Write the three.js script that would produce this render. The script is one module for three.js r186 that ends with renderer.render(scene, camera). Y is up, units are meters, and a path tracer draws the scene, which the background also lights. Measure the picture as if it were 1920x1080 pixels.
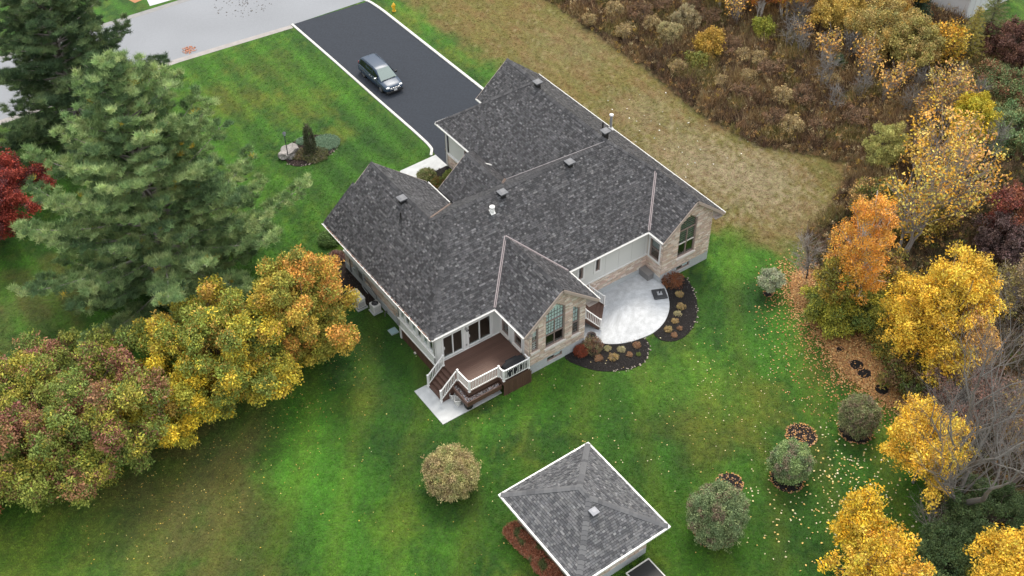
import * as THREE from 'three';
import { mergeGeometries } from 'three/addons/utils/BufferGeometryUtils.js';
import { RoundedBoxGeometry } from 'three/addons/geometries/RoundedBoxGeometry.js';
import { createNoise2D, createNoise3D } from 'simplex-noise';

// ---------------------------------------------------------------- camera, sky, sun, exposure
const scene = new THREE.Scene();
const CAM = { f: 2087.42, p: 0.755, y: 0.611, r: -0.011, pos: [-24.364, 55.893, 43.926] };
{
  const j = CAM, S = Math.sin, C = Math.cos;
  j.F = new THREE.Vector3(S(j.y) * C(j.p), -S(j.p), -C(j.y) * C(j.p));
  const R0 = new THREE.Vector3(C(j.y), 0, S(j.y)), U0 = new THREE.Vector3().crossVectors(R0, j.F);
  j.R = R0.clone().multiplyScalar(C(j.r)).addScaledVector(U0, S(j.r));
  j.U = U0.clone().multiplyScalar(C(j.r)).addScaledVector(R0, -S(j.r));
  j.P = new THREE.Vector3(...j.pos);
}
const camera = new THREE.PerspectiveCamera(2 * Math.atan(540 / CAM.f) * 180 / Math.PI, 16 / 9, 0.5, 900);
camera.position.copy(CAM.P);
camera.up.copy(CAM.U);
camera.lookAt(CAM.P.clone().add(CAM.F));
scene.add(camera);

const renderer = new THREE.WebGLRenderer({ antialias: true });
renderer.setSize(1024, 576);
renderer.toneMapping = THREE.LinearToneMapping;
renderer.toneMappingExposure = 2.15;
renderer.shadowMap.enabled = true;

{ // overcast sky: an even cloud layer, a little brighter towards the zenith
  const W = 64, H = 32, a = new Float32Array(W * H * 4);
  for (let j = 0; j < H; j++) for (let i = 0; i < W; i++) {
    const el = Math.sin(((j + 0.5) / H - 0.5) * Math.PI), k = (j * W + i) * 4;
    const v = el > 0 ? 0.42 + 0.46 * el : 0.25;
    a[k] = v * 0.985; a[k + 1] = v; a[k + 2] = v * 1.025; a[k + 3] = 1;
  }
  const t = new THREE.DataTexture(a, W, H, THREE.RGBAFormat, THREE.FloatType);
  t.mapping = THREE.EquirectangularReflectionMapping; t.magFilter = THREE.LinearFilter; t.needsUpdate = true;
  scene.background = t; scene.environment = t;
}
const sun = new THREE.DirectionalLight(0xfff3e2, 1.5);
sun.position.set(30, 62, -32); sun.target.position.set(4, 0, -4);
sun.castShadow = true; sun.shadow.radius = 36; sun.shadow.mapSize.set(2048, 2048);
Object.assign(sun.shadow.camera, { left: -75, right: 75, top: 75, bottom: -75, near: 1, far: 200 });
scene.add(sun, sun.target);

// ---------------------------------------------------------------- helpers
function rng(s) { let a = s >>> 0; return () => { a = (a + 0x6d2b79f5) | 0; let t = Math.imul(a ^ (a >>> 15), 1 | a); t = (t + Math.imul(t ^ (t >>> 7), 61 | t)) ^ t; return ((t ^ (t >>> 14)) >>> 0) / 4294967296; }; }
const N2 = createNoise2D(rng(11)), N3 = createNoise3D(rng(12)), N2b = createNoise2D(rng(13));
const V = (x, y, z) => new THREE.Vector3(x, y, z);
const lerp = (a, b, t) => a + (b - a) * t, clamp = (v, a = 0, b = 1) => Math.min(b, Math.max(a, v));
const smooth = (a, b, v) => { const t = clamp((v - a) / (b - a)); return t * t * (3 - 2 * t); };
const ray = (px, py) => CAM.F.clone().addScaledVector(CAM.R, (px - 960) / CAM.f).addScaledVector(CAM.U, (540 - py) / CAM.f);
const at = (px, py, h = 0) => { const d = ray(px, py), t = (h - CAM.P.y) / d.y; return CAM.P.clone().addScaledVector(d, t); };   // the photograph's pixel on the level h
const onSlope = (px, py, fn) => { let h = 6, p; for (let i = 0; i < 30; i++) { p = at(px, py, h); h += (fn(p.x, p.z) - h) * 0.6; } return at(px, py, h); };
const C = (r, g, b) => new THREE.Color().setRGB(r, g, b);
const S = (hex) => new THREE.Color(hex);
const M = (color, roughness = 0.8, o = {}) => new THREE.MeshStandardMaterial({ color, roughness, ...o });
const names = new Map();
const numbered = (n) => { const k = names.get(n) || 0; names.set(n, k + 1); return k ? n + '_' + String(k).padStart(3, '0') : n; };
const tagData = (o, label, category, group, kind) => { if (label) o.userData.label = label; if (category) o.userData.category = category; if (group) o.userData.group = group; if (kind) o.userData.kind = kind; return o; };
function thing(name, label, category, pos = [0, 0, 0], turn = 0, group) {
  const o = new THREE.Group(); o.name = numbered(name); o.position.set(...pos); o.rotation.y = turn; scene.add(o);
  return tagData(o, label, category, group);
}
const strip = (g) => { let q = g.index ? g.toNonIndexed() : g; for (const k of Object.keys(q.attributes)) if (!['position', 'normal', 'uv'].includes(k)) q.deleteAttribute(k); if (!q.attributes.uv) q.setAttribute('uv', new THREE.BufferAttribute(new Float32Array(q.attributes.position.count * 2), 2)); return q; };
const merge = (gs) => Array.isArray(gs) ? (gs.length === 1 ? gs[0] : mergeGeometries(gs.map(strip))) : gs;
function part(name, g, m, parent, kind) { const o = new THREE.Mesh(merge(g), m); o.name = name; o.castShadow = o.receiveShadow = true; if (kind) o.userData.kind = kind; parent.add(o); return o; }
function struct(name, g, m) { const o = part(numbered(name), g, m, scene); o.userData.kind = 'structure'; return o; }
const bx = (x0, x1, y0, y1, z0, z1) => new THREE.BoxGeometry(x1 - x0, y1 - y0, z1 - z0).translate((x0 + x1) / 2, (y0 + y1) / 2, (z0 + z1) / 2);
const rb = (x0, x1, y0, y1, z0, z1, r = 0.03, s = 2) => new RoundedBoxGeometry(x1 - x0, y1 - y0, z1 - z0, s, r).translate((x0 + x1) / 2, (y0 + y1) / 2, (z0 + z1) / 2);
const cyl = (r0, r1, h, n = 12) => new THREE.CylinderGeometry(r1, r0, h, n).translate(0, h / 2, 0);
function bar(a, b, w, h) { // a box from point a to point b
  const d = b.clone().sub(a), L = d.length(), g = new THREE.BoxGeometry(w, h, L), q = new THREE.Matrix4().lookAt(a, b, V(0, 1, 0));
  return g.applyMatrix4(q).translate((a.x + b.x) / 2, (a.y + b.y) / 2, (a.z + b.z) / 2);
}
function rod(a, b, r0, r1 = r0, n = 8) { const d = b.clone().sub(a), g = cyl(r0, r1, d.length(), n); g.applyQuaternion(new THREE.Quaternion().setFromUnitVectors(V(0, 1, 0), d.normalize())); return g.translate(a.x, a.y, a.z); }
function slab(pts, y0, y1) { // a plan outline of [x, z] with thickness
  const s = new THREE.Shape(pts.map(([x, z]) => new THREE.Vector2(x, -z)));
  const g = new THREE.ExtrudeGeometry(s, { depth: y1 - y0, bevelEnabled: false }); g.rotateX(-Math.PI / 2); g.translate(0, y0, 0);
  return g;
}
function curveLoop(pts, n = 80, closed = true) { return new THREE.CatmullRomCurve3(pts.map(([x, z]) => V(x, 0, z)), closed).getSpacedPoints(n).slice(0, closed ? n : n + 1).map((p) => [p.x, p.z]); }
function tex(w, h, fn, repeat, srgb = true) {
  const a = new Uint8Array(w * h * 4);
  for (let j = 0; j < h; j++) for (let i = 0; i < w; i++) { const c = fn(i / w, j / h, i, j), k = (j * w + i) * 4; a[k] = clamp(c[0]) * 255; a[k + 1] = clamp(c[1]) * 255; a[k + 2] = clamp(c[2]) * 255; a[k + 3] = 255; }
  const t = new THREE.DataTexture(a, w, h); t.wrapS = t.wrapT = THREE.RepeatWrapping; t.magFilter = THREE.LinearFilter; t.minFilter = THREE.LinearMipmapLinearFilter; t.generateMipmaps = true;
  if (srgb) t.colorSpace = THREE.SRGBColorSpace; if (repeat) t.repeat.set(...repeat); t.needsUpdate = true; return t;
}
// tileable noise over the unit square
const tn = (u, v, f, s = 0) => { const a = u * 2 * Math.PI, b = v * 2 * Math.PI, r = f / (2 * Math.PI); return N3(Math.cos(a) * r + s, Math.sin(a) * r + Math.cos(b) * r * 1.3, Math.sin(b) * r * 1.3 + s); };
const grain = (f1, f2, lo, hi, seed) => { const R = rng(seed); return tex(512, 512, (u, v) => { const q = clamp(lerp(lo, hi, 0.5 + 0.25 * tn(u, v, f1, seed) + 0.2 * tn(u, v, f2, seed + 7) + 0.22 * (R() - 0.5))); return [q, q, q]; }); };
function planUV(g, s = 1) { const p = g.attributes.position, u = new Float32Array(p.count * 2); for (let i = 0; i < p.count; i++) { u[i * 2] = p.getX(i) * s; u[i * 2 + 1] = p.getZ(i) * s; } g.setAttribute('uv', new THREE.BufferAttribute(u, 2)); return g; }
function instanced(name, geo, mat, items, parent) { // items: [position, quaternion, scale(Vector3), colour]
  const o = new THREE.InstancedMesh(geo, mat, items.length), m = new THREE.Matrix4();
  items.forEach((it, i) => { m.compose(it[0], it[1], it[2]); o.setMatrixAt(i, m); if (it[3]) o.setColorAt(i, it[3]); });
  o.name = name; o.castShadow = o.receiveShadow = true; o.userData.kind = 'stuff'; parent.add(o); return o;
}
const randQ = (R) => new THREE.Quaternion().setFromEuler(new THREE.Euler(R() * 6.28, R() * 6.28, R() * 6.28));
const vary = (c, R, k = 0.25, hue = 0.06) => { const f = 1 + (R() - 0.5) * 2 * k; return C(c.r * f * (1 + (R() - 0.5) * hue * 2), c.g * f, c.b * f * (1 + (R() - 0.5) * hue * 2)); };
function inside(pts, x, z) { let q = false; for (let i = 0, j = pts.length - 1; i < pts.length; j = i++) { const [xi, zi] = pts[i], [xj, zj] = pts[j]; if ((zi > z) !== (zj > z) && x < (xj - xi) * (z - zi) / (zj - zi) + xi) q = !q; } return q; }
function edgeDist(pts, x, z) { let d = 1e9; for (let i = 0, j = pts.length - 1; i < pts.length; j = i++) { const [ax, az] = pts[j], [bx_, bz] = pts[i], dx = bx_ - ax, dz = bz - az, t = clamp(((x - ax) * dx + (z - az) * dz) / (dx * dx + dz * dz)); d = Math.min(d, Math.hypot(x - ax - dx * t, z - az - dz * t)); } return d; }

// ---------------------------------------------------------------- the ground
const WOODS = [[37.4, -90], [37.2, -37], [36.8, -22], [35.8, -12], [36.8, -6.5], [39.4, -3], [41, -0.6], [37, 1.8], [31.5, 3.6], [28.6, 6.4], [27.6, 9.6], [28.0, 13.5], [27.0, 18], [25.2, 21.3], [21.5, 23.6], [18.2, 26.5], [16.4, 30], [15, 44], [60, 70], [130, 40], [130, -90]];
const FIELD = [[26.2, -47.6], [25.6, -40], [26.3, -30], [25.4, -22], [25.2, -12], [25.6, -4], [27.6, 1.6], [29.5, 5.2], [33, 6], [45, 2], [45, -47.6]];
const LITTER = [[27.4, 6.2], [25.8, 7.6], [24.9, 10.2], [23.8, 12.9], [22.9, 15.6], [23.2, 18.2], [23.7, 20.8], [25.2, 22], [28.4, 18], [29, 13.5], [28.6, 9.6], [28.8, 6.6]];
const signed = (poly, x, z) => (inside(poly, x, z) ? 1 : -1) * edgeDist(poly, x, z);
const GC = { green: S('#457413'), deep: S('#24520d'), bright: S('#559424'), yellow: S('#81842a'), olive: S('#5c5f22'), dull: S('#686636'), field: S('#82783c'), fieldBrown: S('#876f42'), fieldGrey: S('#a09276'), floor: S('#56452f'), floorDark: S('#3f3426'), litter: S('#9a6636'), far: S('#5c6a2e') };
// turf drier, thinner or lusher, with shade west of house and shed painted deep: [pixel x, pixel y, radius in metres, colour, strength]
const PATCH = [[430, 840, 4, 'dull', .9], [380, 930, 4.4, 'dull', .9], [470, 990, 4, 'olive', .9], [400, 1020, 4, 'dull', .7], [300, 900, 4, 'olive', .8], [250, 1000, 5, 'dull', .8], [60, 1040, 5, 'yellow', .4], [150, 1060, 4, 'bright', .4], [560, 870, 2.6, 'bright', 1], [600, 930, 2.6, 'bright', 1], [640, 990, 3, 'bright', 1], [690, 1050, 3, 'bright', .8], [680, 900, 2, 'bright', .9], [740, 980, 2, 'yellow', .5], [590, 780, 2.4, 'bright', .7], [680, 750, 1.6, 'yellow', .7], [530, 1010, 3, 'deep', .5], [60, 570, 5, 'dull', .8], [130, 530, 4, 'olive', .7], [440, 190, 4, 'yellow', .55], [560, 200, 3.4, 'yellow', .55], [500, 130, 4, 'olive', .5], [470, 250, 3, 'green', .8], [700, 260, 4, 'deep', .9], [640, 330, 4, 'deep', .8], [640, 250, 1.6, 'yellow', .6], [620, 120, 4, 'green', .8], [1330, 760, 4, 'olive', .5], [1180, 790, 4, 'deep', .6], [1420, 620, 3.4, 'bright', .8], [1370, 600, 3, 'deep', .6], [1300, 700, 2.6, 'bright', .9], [1200, 720, 2.6, 'bright', .7], [1130, 740, 2.2, 'deep', .9], [1010, 760, 2.2, 'bright', .7], [1330, 830, 3, 'yellow', .4], [1400, 760, 3, 'yellow', .35], [1560, 700, 3, 'olive', .45], [1100, 750, 3, 'green', .8], [740, 740, 4, 'deep', .8], [770, 850, 4, 'deep', .7], [690, 640, 4, 'deep', .9], [720, 1000, 5, 'green', .6], [1250, 700, 3, 'olive', .35], [1500, 980, 5, 'deep', .7], [1240, 880, 3, 'deep', .6], [1380, 500, 2.4, 'bright', .9], [1410, 560, 2.6, 'deep', 1], [1300, 1050, 4, 'green', .6], [760, 30, 3, 'yellow', .6], [850, 110, 2.4, 'yellow', .5], [20, 260, 5, 'olive', .6], [900, 960, 3, 'deep', .7], [1080, 640, 2, 'green', .5]].map(([x, y, r, c, k]) => { const p = at(x, y); return [p.x, p.z, r, GC[c], k]; });
const DRY = [[1290, 290, 5, .9], [1390, 340, 5, 1], [1200, 210, 4, .6], [1430, 330, 4, .9], [1080, 90, 6, .3], [1330, 320, 3, .8], [1480, 400, 4, .5]].map(([x, y, r, k]) => { const p = at(x, y); return [p.x, p.z, r, k]; });
const mixC = (a, b, t) => { a.r = lerp(a.r, b.r, t); a.g = lerp(a.g, b.g, t); a.b = lerp(a.b, b.b, t); return a; };
function groundColor(x, z) {
  const n1 = N2(x * 0.09, z * 0.09), n2 = N2b(x * 0.33, z * 0.33), n3 = N2(x * 1.1 + 9, z * 1.1), n4 = N2b(x * 2.7, z * 2.7);
  const c = GC.green.clone();
  mixC(c, GC.deep, clamp(0.34 + 0.75 * n1 + 0.35 * n2)); mixC(c, GC.bright, clamp(N2b(x * 0.2 + 30, z * 0.2) * 0.9 + 0.3 * n3 - 0.1) * 0.6);
  mixC(c, GC.yellow, clamp(0.0 + 0.4 * n2 + 0.38 * n3 + 0.2 * n4) * 0.6);
  for (const [px, pz, r, q, k] of PATCH) { const d = Math.hypot(x - px, z - pz) / r; if (d < 1.7) mixC(c, q, k * clamp(1.25 - d + 0.4 * n2 + 0.2 * n3) * 0.85); }
  // mowing stripes run beside the drive on the front lawn and slanting across the back one
  const st = z < -16 ? Math.sin(x * 2.5 + 0.5 * n1) : Math.sin((x * 0.8 + z * 0.6) * 1.7 + n1);
  mixC(c, st > 0 ? GC.deep : z < -16 ? GC.bright : GC.yellow, (z < -16 ? 0.3 : 0.16) * Math.abs(st));
  const f = smooth(-1.6, 1.2, signed(FIELD, x, z) + 0.7 * n2 + 0.35 * n3);
  if (f > 0) {
    const ns = N2(x * 0.75 + 5, z * 0.13), q = GC.field.clone(); mixC(q, GC.fieldBrown, clamp(0.35 + 0.6 * n2 + 0.5 * ns)); mixC(q, GC.dull, clamp(-0.7 * ns - 0.1 + 0.3 * n3) * 0.7); mixC(q, GC.far, clamp(0.12 + 0.5 * N2(x * 0.22 + 40, z * 0.22) + 0.3 * n3) * 0.5);
    for (const [px, pz, r, k] of DRY) { const d = Math.hypot(x - px, z - pz) / r; if (d < 1.4) mixC(q, GC.fieldGrey, k * clamp(1.2 - d + 0.5 * n3 + 0.3 * n4) * 0.7); }
    mixC(q, GC.fieldGrey, clamp(0.6 * n4 + 0.3 * n3 - 0.35));
    mixC(c, q, f);
  }
  const w = smooth(-0.5, 0.8, signed(WOODS, x, z) + 0.4 * n3) * (1 - smooth(66, 70, x + n2));
  if (w > 0 && z > -60) { const q = GC.floor.clone(); mixC(q, GC.floorDark, clamp(0.4 + 0.5 * n2 + 0.3 * n3)); const lit = smooth(-3, 3, z); mixC(q, GC.litter, 0.28 * lit * clamp(0.5 + n3)); mixC(c, q, w); }
  const l = smooth(-0.6, 1.0, signed(LITTER, x, z) + 0.5 * n3 + 0.3 * n4);
  mixC(c, GC.litter, l * 0.75);
    const b = 1 + 0.17 * n4 + 0.12 * n3;
  return [c.r * b, c.g * b, c.b * b];
}
const grassTex = (() => { const R = rng(5); const t = tex(1024, 1024, (u, v) => { const q = 0.80 + 0.10 * tn(u, v, 90, 2) + 0.09 * tn(u, v, 40, 4) + 0.30 * (R() - 0.5); return [q, q * (1 + 0.05 * tn(u, v, 20, 6)), q * 0.96]; }); return t; })();
{
  const gx0 = -42, gx1 = 92, gz0 = -84, gz1 = 46, st = 0.36, nx = Math.round((gx1 - gx0) / st), nz = Math.round((gz1 - gz0) / st);
  const xs = [-600, -200, -90], zs = [-600, -250, -130];
  for (let i = 0; i <= nx; i++) xs.push(lerp(gx0, gx1, i / nx)); xs.push(150, 300, 700);
  for (let i = 0; i <= nz; i++) zs.push(lerp(gz0, gz1, i / nz)); zs.push(100, 250, 600);
  const P = [], CO = [], UV = [], I = [];
  for (const z of zs) for (const x of xs) { P.push(x, 0, z); UV.push(x / 7.3, z / 7.3); CO.push(...groundColor(clamp(x, gx0, gx1), clamp(z, gz0, gz1))); }
  const w = xs.length;
  for (let j = 0; j < zs.length - 1; j++) for (let i = 0; i < w - 1; i++) { const a = j * w + i; I.push(a, a + w, a + 1, a + 1, a + w, a + w + 1); }
  const g = new THREE.BufferGeometry();
  g.setAttribute('position', new THREE.Float32BufferAttribute(P, 3)); g.setAttribute('uv', new THREE.Float32BufferAttribute(UV, 2)); g.setAttribute('color', new THREE.Float32BufferAttribute(CO, 3)); g.setIndex(I); g.computeVertexNormals();
  struct('ground', g, new THREE.MeshStandardMaterial({ vertexColors: true, map: grassTex, bumpMap: grassTex, bumpScale: 0.05, roughness: 0.95 }));
}
const LAWN_KEEP_OUT = [];   // outlines where no grass grows

// ---------------------------------------------------------------- street, drive, kerbs, walks
const asphaltTex = grain(60, 14, 0.72, 1.0, 21), concreteTex = grain(5, 40, 0.84, 1.0, 22);
const mDrive = M(C(0.03, 0.038, 0.053), 0.95, { map: asphaltTex }), mStreet = M(C(0.245, 0.26, 0.285), 0.9, { map: grain(2, 90, 0.9, 1, 23) });
const mConc = M(C(0.52, 0.54, 0.55), 0.85, { map: concreteTex }), mKerb = M(C(0.62, 0.62, 0.60), 0.85, { map: concreteTex });
const plan2 = (pts, y) => planUV(slab(pts, y - 0.03, y), 0.06);
const plan = (pts, y) => planUV(slab(pts, y - 0.03, y), 0.25);
struct('street', plan2([[-140, -59.2], [-140, -47.6], [-14, -48.6], [2.4, -48.9], [14, -48.1], [140, -47.2], [140, -58.4], [8, -58.6]], 0.006), mStreet);
struct('street_shoulder', plan([[-140, -47.62], [-140, -46.9], [-14, -47.9], [2.4, -48.2], [13.9, -47.5], [14, -48.12], [2.4, -48.92], [-14, -48.62]], 0.010), M(C(0.36, 0.34, 0.33), 0.95, { map: concreteTex }));
struct('street_shoulder', plan([[-140, -59.9], [-140, -59.18], [8, -58.58], [140, -58.38], [140, -59.2], [8, -59.3]], 0.010), M(C(0.27, 0.27, 0.27), 0.95, { map: concreteTex }));
struct('driveway', plan([[14.2, -48.12], [22.6, -47.7], [22.75, -20], [13.9, -19.9], [13.85, -21.2], [14.25, -23.4]], 0.014), mDrive);
struct('far_walk', plan([[4.6, -62.2], [4.2, -59.9], [12, -59.5], [12.6, -61.6]], 0.014), mConc);
struct('gravel_patch', plan([[2.0, -66], [3.2, -61.4], [8.2, -62.4], [8, -66]], 0.012), M(C(0.42, 0.2, 0.1), 0.95, { map: concreteTex }));
function kerb(label, pts, w = 0.22, h = 0.11) {
  const line = new THREE.CatmullRomCurve3(pts.map(([x, z]) => V(x, 0, z)), false, 'catmullrom', 0.2).getSpacedPoints(90), L = [], Rr = [];
  line.forEach((p, i) => { const q = line[Math.min(i + 1, 90)].clone().sub(line[Math.max(i - 1, 0)]).normalize(); L.push([p.x - q.z * w / 2, p.z + q.x * w / 2]); Rr.push([p.x + q.z * w / 2, p.z - q.x * w / 2]); });
  const o = struct('kerb', planUV(slab([...L, ...Rr.reverse()], -0.05, h), 0.6), mKerb); o.userData.label = label;
}
kerb('pale concrete kerb between the drive and the front lawn', [[14.1, -48.1], [14.2, -40], [14.22, -32], [14.28, -26], [14.25, -23.6], [14.12, -22.6], [13.6, -21.9]]);
kerb('pale concrete kerb between the drive and the dry field', [[21.9, -49.1], [22.5, -47.4], [22.68, -45], [22.72, -36], [22.76, -28], [22.8, -21.6]], 0.26);
struct('front_walk', planUV(slab([[13.95, -21.75], [13.95, -19.95], [11.9, -19.85], [9.2, -17.6], [8.9, -15.2], [8.9, -14.4], [7.9, -14.4], [8.0, -17.2], [8.6, -19.6], [10.4, -21.6]], -0.05, 0.05), 0.3), mConc);
const deckSlab = struct('concrete_pad', planUV(slab([[-1.42, -0.34], [-1.42, 3.2], [3.25, 3.2], [3.25, -0.34]], -0.05, 0.05), 0.3), mConc);

// patio and its planting beds
const patioEdge = curveLoop([[18.9, 0.6], [18.85, 1.6], [18.3, 2.75], [17.5, 3.75], [16.4, 4.5], [15.2, 4.85], [14.0, 4.78], [12.9, 4.5], [11.9, 3.95], [11.2, 3.2]], 50, false);
const patioTex = tex(512, 512, (u, v) => { const q = 0.88 + 0.035 * tn(u, v, 3, 31) + 0.05 * tn(u, v, 14, 33) + 0.04 * tn(u, v, 60, 35); return [q, q * 1.005, q * 1.02]; });
struct('patio', planUV(slab([[10.3, -0.44], [18.85, -0.44], ...patioEdge, [10.9, 2.9], [10.3, 2.9]], -0.05, 0.08), 0.11), M(C(0.56, 0.58, 0.59), 0.8, { map: patioTex }));
const mulchTex = (() => { const R = rng(8); return tex(512, 512, (u, v) => { const q = 0.55 + 0.2 * tn(u, v, 40, 3) + 0.25 * tn(u, v, 90, 5) + 0.5 * (R() - 0.5); return [q * 1.02, q * 0.95, q * 0.92]; }); })();
const mMulch = M(C(0.038, 0.033, 0.033), 0.95, { map: mulchTex, bumpMap: mulchTex, bumpScale: 0.06 });
const mMulchBrown = M(C(0.075, 0.052, 0.042), 0.95, { map: mulchTex, bumpMap: mulchTex, bumpScale: 0.06 });
const stoneMats = [M(C(0.42, 0.38, 0.33)), M(C(0.5, 0.47, 0.43)), M(C(0.3, 0.26, 0.22))];
function pebble(R, s) { const g = new THREE.IcosahedronGeometry(s, 0); g.scale(0.8 + R() * 0.5, 0.6 + R() * 0.3, 0.8 + R() * 0.5); g.rotateY(R() * 6); return g; }
function bed(label, pts, mat = mMulch, edge, y = 0.035) {
  const out = curveLoop(pts, 70); LAWN_KEEP_OUT.push(out);
  const o = struct('mulch_bed', planUV(slab(out, -0.05, y), 0.5), mat); o.userData.label = label;
  const R = rng(Math.round(pts[0][0] * 77 + pts[0][1] * 31) + 500), chips = [];
  const cx = out.reduce((a, p) => a + p[0], 0) / out.length, cz = out.reduce((a, p) => a + p[1], 0) / out.length, rad = Math.max(...out.map((p) => Math.hypot(p[0] - cx, p[1] - cz)));
  const n = Math.min(3200, Math.round(rad * rad * 130));
  for (let i = 0; i < n; i++) { const a = R() * 6.28, r = Math.sqrt(R()) * rad, x = cx + Math.cos(a) * r, z = cz + Math.sin(a) * r; if (!inside(out, x, z)) continue; const k = 0.6 + R() * 0.9; chips.push([V(x, y + 0.012, z), randQ(R), V(0.09 * k, 0.02, 0.03 * k), vary(mat.color, R, 0.55, 0.1)]); }
  instanced('mulch_chips', new THREE.BoxGeometry(1, 1, 1), chipMat, chips, o);
  if (edge) { const st = []; for (let i = 0; i < out.length; i += 1) { const [x, z] = out[i]; if (edge(x, z)) for (let k = 0; k < 3; k++) if (R() < 0.45) st.push(pebble(R, 0.03 + R() * 0.035).translate(x + (R() - 0.5) * 0.3, 0.05, z + (R() - 0.5) * 0.3)); } if (st.length) part('edging_stones', st, stoneMats[2], o, 'stuff'); }
  return o;
}
const chipMat = M(C(1, 1, 1), 0.95);
bed('dark mulch bed curving round the outer side of the patio', [[19.0, 0.7], [20.3, 1.15], [20.7, 1.9], [20.3, 3.25], [19.55, 4.46], [18.6, 5.44], [17.5, 6.14], [16.5, 6.42], [15.55, 6.25], [15.0, 5.6], [15.1, 4.8], [16.4, 4.4], [17.5, 3.7], [18.3, 2.7], [18.8, 1.6]], mMulch, (x, z) => z > 5 - (x - 18) * 1.4);
bed('dark mulch bed between the patio and the window gable', [[10.4, 2.98], [8.6, 3.05], [9.0, 4.4], [9.76, 5.48], [10.8, 6.22], [11.86, 6.62], [12.85, 6.57], [13.64, 6.06], [14.2, 5.35], [14.1, 4.7], [12.9, 4.45], [11.9, 3.9], [11.2, 3.1]], mMulch, (x, z) => x > 12.6 || z > 6);
bed('brown mulch bed under the front island planting', [[3.4, -28.5], [4.1, -29.6], [5.6, -30.6], [7.3, -30.2], [8.0, -29.0], [7.7, -27.6], [6.3, -26.9], [4.6, -26.8], [3.6, -27.4]], mMulchBrown, (x, z) => z > -28);
bed('dark mulch bed beside the entrance walk', [[13.9, -19.85], [14.0, -14.6], [11, -13.4], [9.0, -13.2], [8.9, -17.0], [10.2, -18.6], [11.9, -19.75]], mMulch);
bed('dark mulch strip along the utility wall', [[-0.6, -15.6], [1.6, -15.2], [1.4, -9.2], [0.1, -9.4], [-1.0, -10.8], [-1.3, -13.6]], mMulchBrown);

// ---------------------------------------------------------------- the house
const yE = 4.364, t = 0.8333, xE = 24.218, xG = 13.332, hw = (xE - xG) / 2, yR = yE + t * hw, xJ = xG + hw, zr = -hw, zN = -2 * hw, zNg = -20.31;
const hx = 5.2, tW = (yR - yE) / hx, x3 = 4.25, y3 = yE + tW * x3, z3 = zN + (y3 - yE) / t, x3e = 8.63, t3 = (y3 - yE) / (x3e - x3), z3f = -14.28;
const x4 = 11.69, y4 = 6.24, z4 = zN + (y4 - yE) / t, z4f = -13.3;
const xB0 = 18.382, xB = (xE + xB0) / 2, yB = yE + t * (xE - xB), zB = 1.593, zv = -(yB - yE) / t;
const xF0 = 17.941, xF = (xE + xF0) / 2, yF = yE + t * (xE - xF), zF = -21.27, zFb = zNg + (yF - yE) / t;
const xG0 = 4.994, xG1 = 11.136, xD = (xG0 + xG1) / 2, yD = yE + t * (xD - xG0), zD = 3.353, zDb = -(yD - yE) / t;
const PL = { W: (x, z) => yE + tW * x, S: (x, z) => yE - t * z, E: (x, z) => yE + t * (xE - x), N: (x, z) => yE + t * (z - zN), GW: (x, z) => yE + t * (x - xG), GN: (x, z) => yE + t * (z - zNg), BW: (x, z) => yE + t * (x - xB0), FW: (x, z) => yE + t * (x - xF0), DW: (x, z) => yE + t * (x - xG0), DE: (x, z) => yE + t * (xG1 - x), E3: (x, z) => y3 - t3 * (x - x3), W4: (x, z) => y4 - t * (x4 - x), E4: (x, z) => y4 - 0.95 * (x - x4) };
const house = thing('house', 'brick and white sided house with sprawling dark grey shingle roof', 'house');
const roof = new THREE.Group(); roof.name = 'roof'; house.add(roof);
const SH = [C(0.021, 0.021, 0.024), C(0.031, 0.031, 0.035), C(0.051, 0.0505, 0.055), C(0.068, 0.0675, 0.073), C(0.095, 0.0945, 0.100), C(0.14, 0.1395, 0.146)];
const SHED_SH = [C(0.044, 0.046, 0.052), C(0.062, 0.064, 0.07), C(0.085, 0.087, 0.094), C(0.105, 0.107, 0.113), C(0.13, 0.132, 0.138), C(0.17, 0.172, 0.178)];  // house shingle tones raised: sky light on the flatter shed pitch put into colour
const shPick = (R, SH_) => { const k = R(); return SH_[k < 0.2 ? 0 : k < 0.38 ? 1 : k < 0.64 ? 2 : k < 0.87 ? 3 : k < 0.965 ? 4 : 5]; };
const mShBase = M(C(0.022, 0.022, 0.025), 0.95), mShInst = M(C(1, 1, 1), 0.6), unitBox = new THREE.BoxGeometry(1, 1, 1);
const shMats = SH.map((c) => M(c, 0.6));
function roofSlab(pts, fn, th = 0.16) { // pts [x,z] on the slope fn, with thickness
  const tri = THREE.ShapeUtils.triangulateShape(pts.map(([x, z]) => new THREE.Vector2(x, z)), []), P = [], up = (k) => [pts[k][0], fn(...pts[k]), pts[k][1]], dn = (k) => { const a = up(k); a[1] -= th; return a; };
  for (const f of tri) { P.push(...up(f[0]), ...up(f[2]), ...up(f[1]), ...dn(f[0]), ...dn(f[1]), ...dn(f[2])); }
  for (let i = 0; i < pts.length; i++) { const j = (i + 1) % pts.length; P.push(...up(i), ...up(j), ...dn(j), ...up(i), ...dn(j), ...dn(i)); }
  const g = new THREE.BufferGeometry(); g.setAttribute('position', new THREE.Float32BufferAttribute(P, 3)); g.computeVertexNormals(); return g;
}
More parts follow.
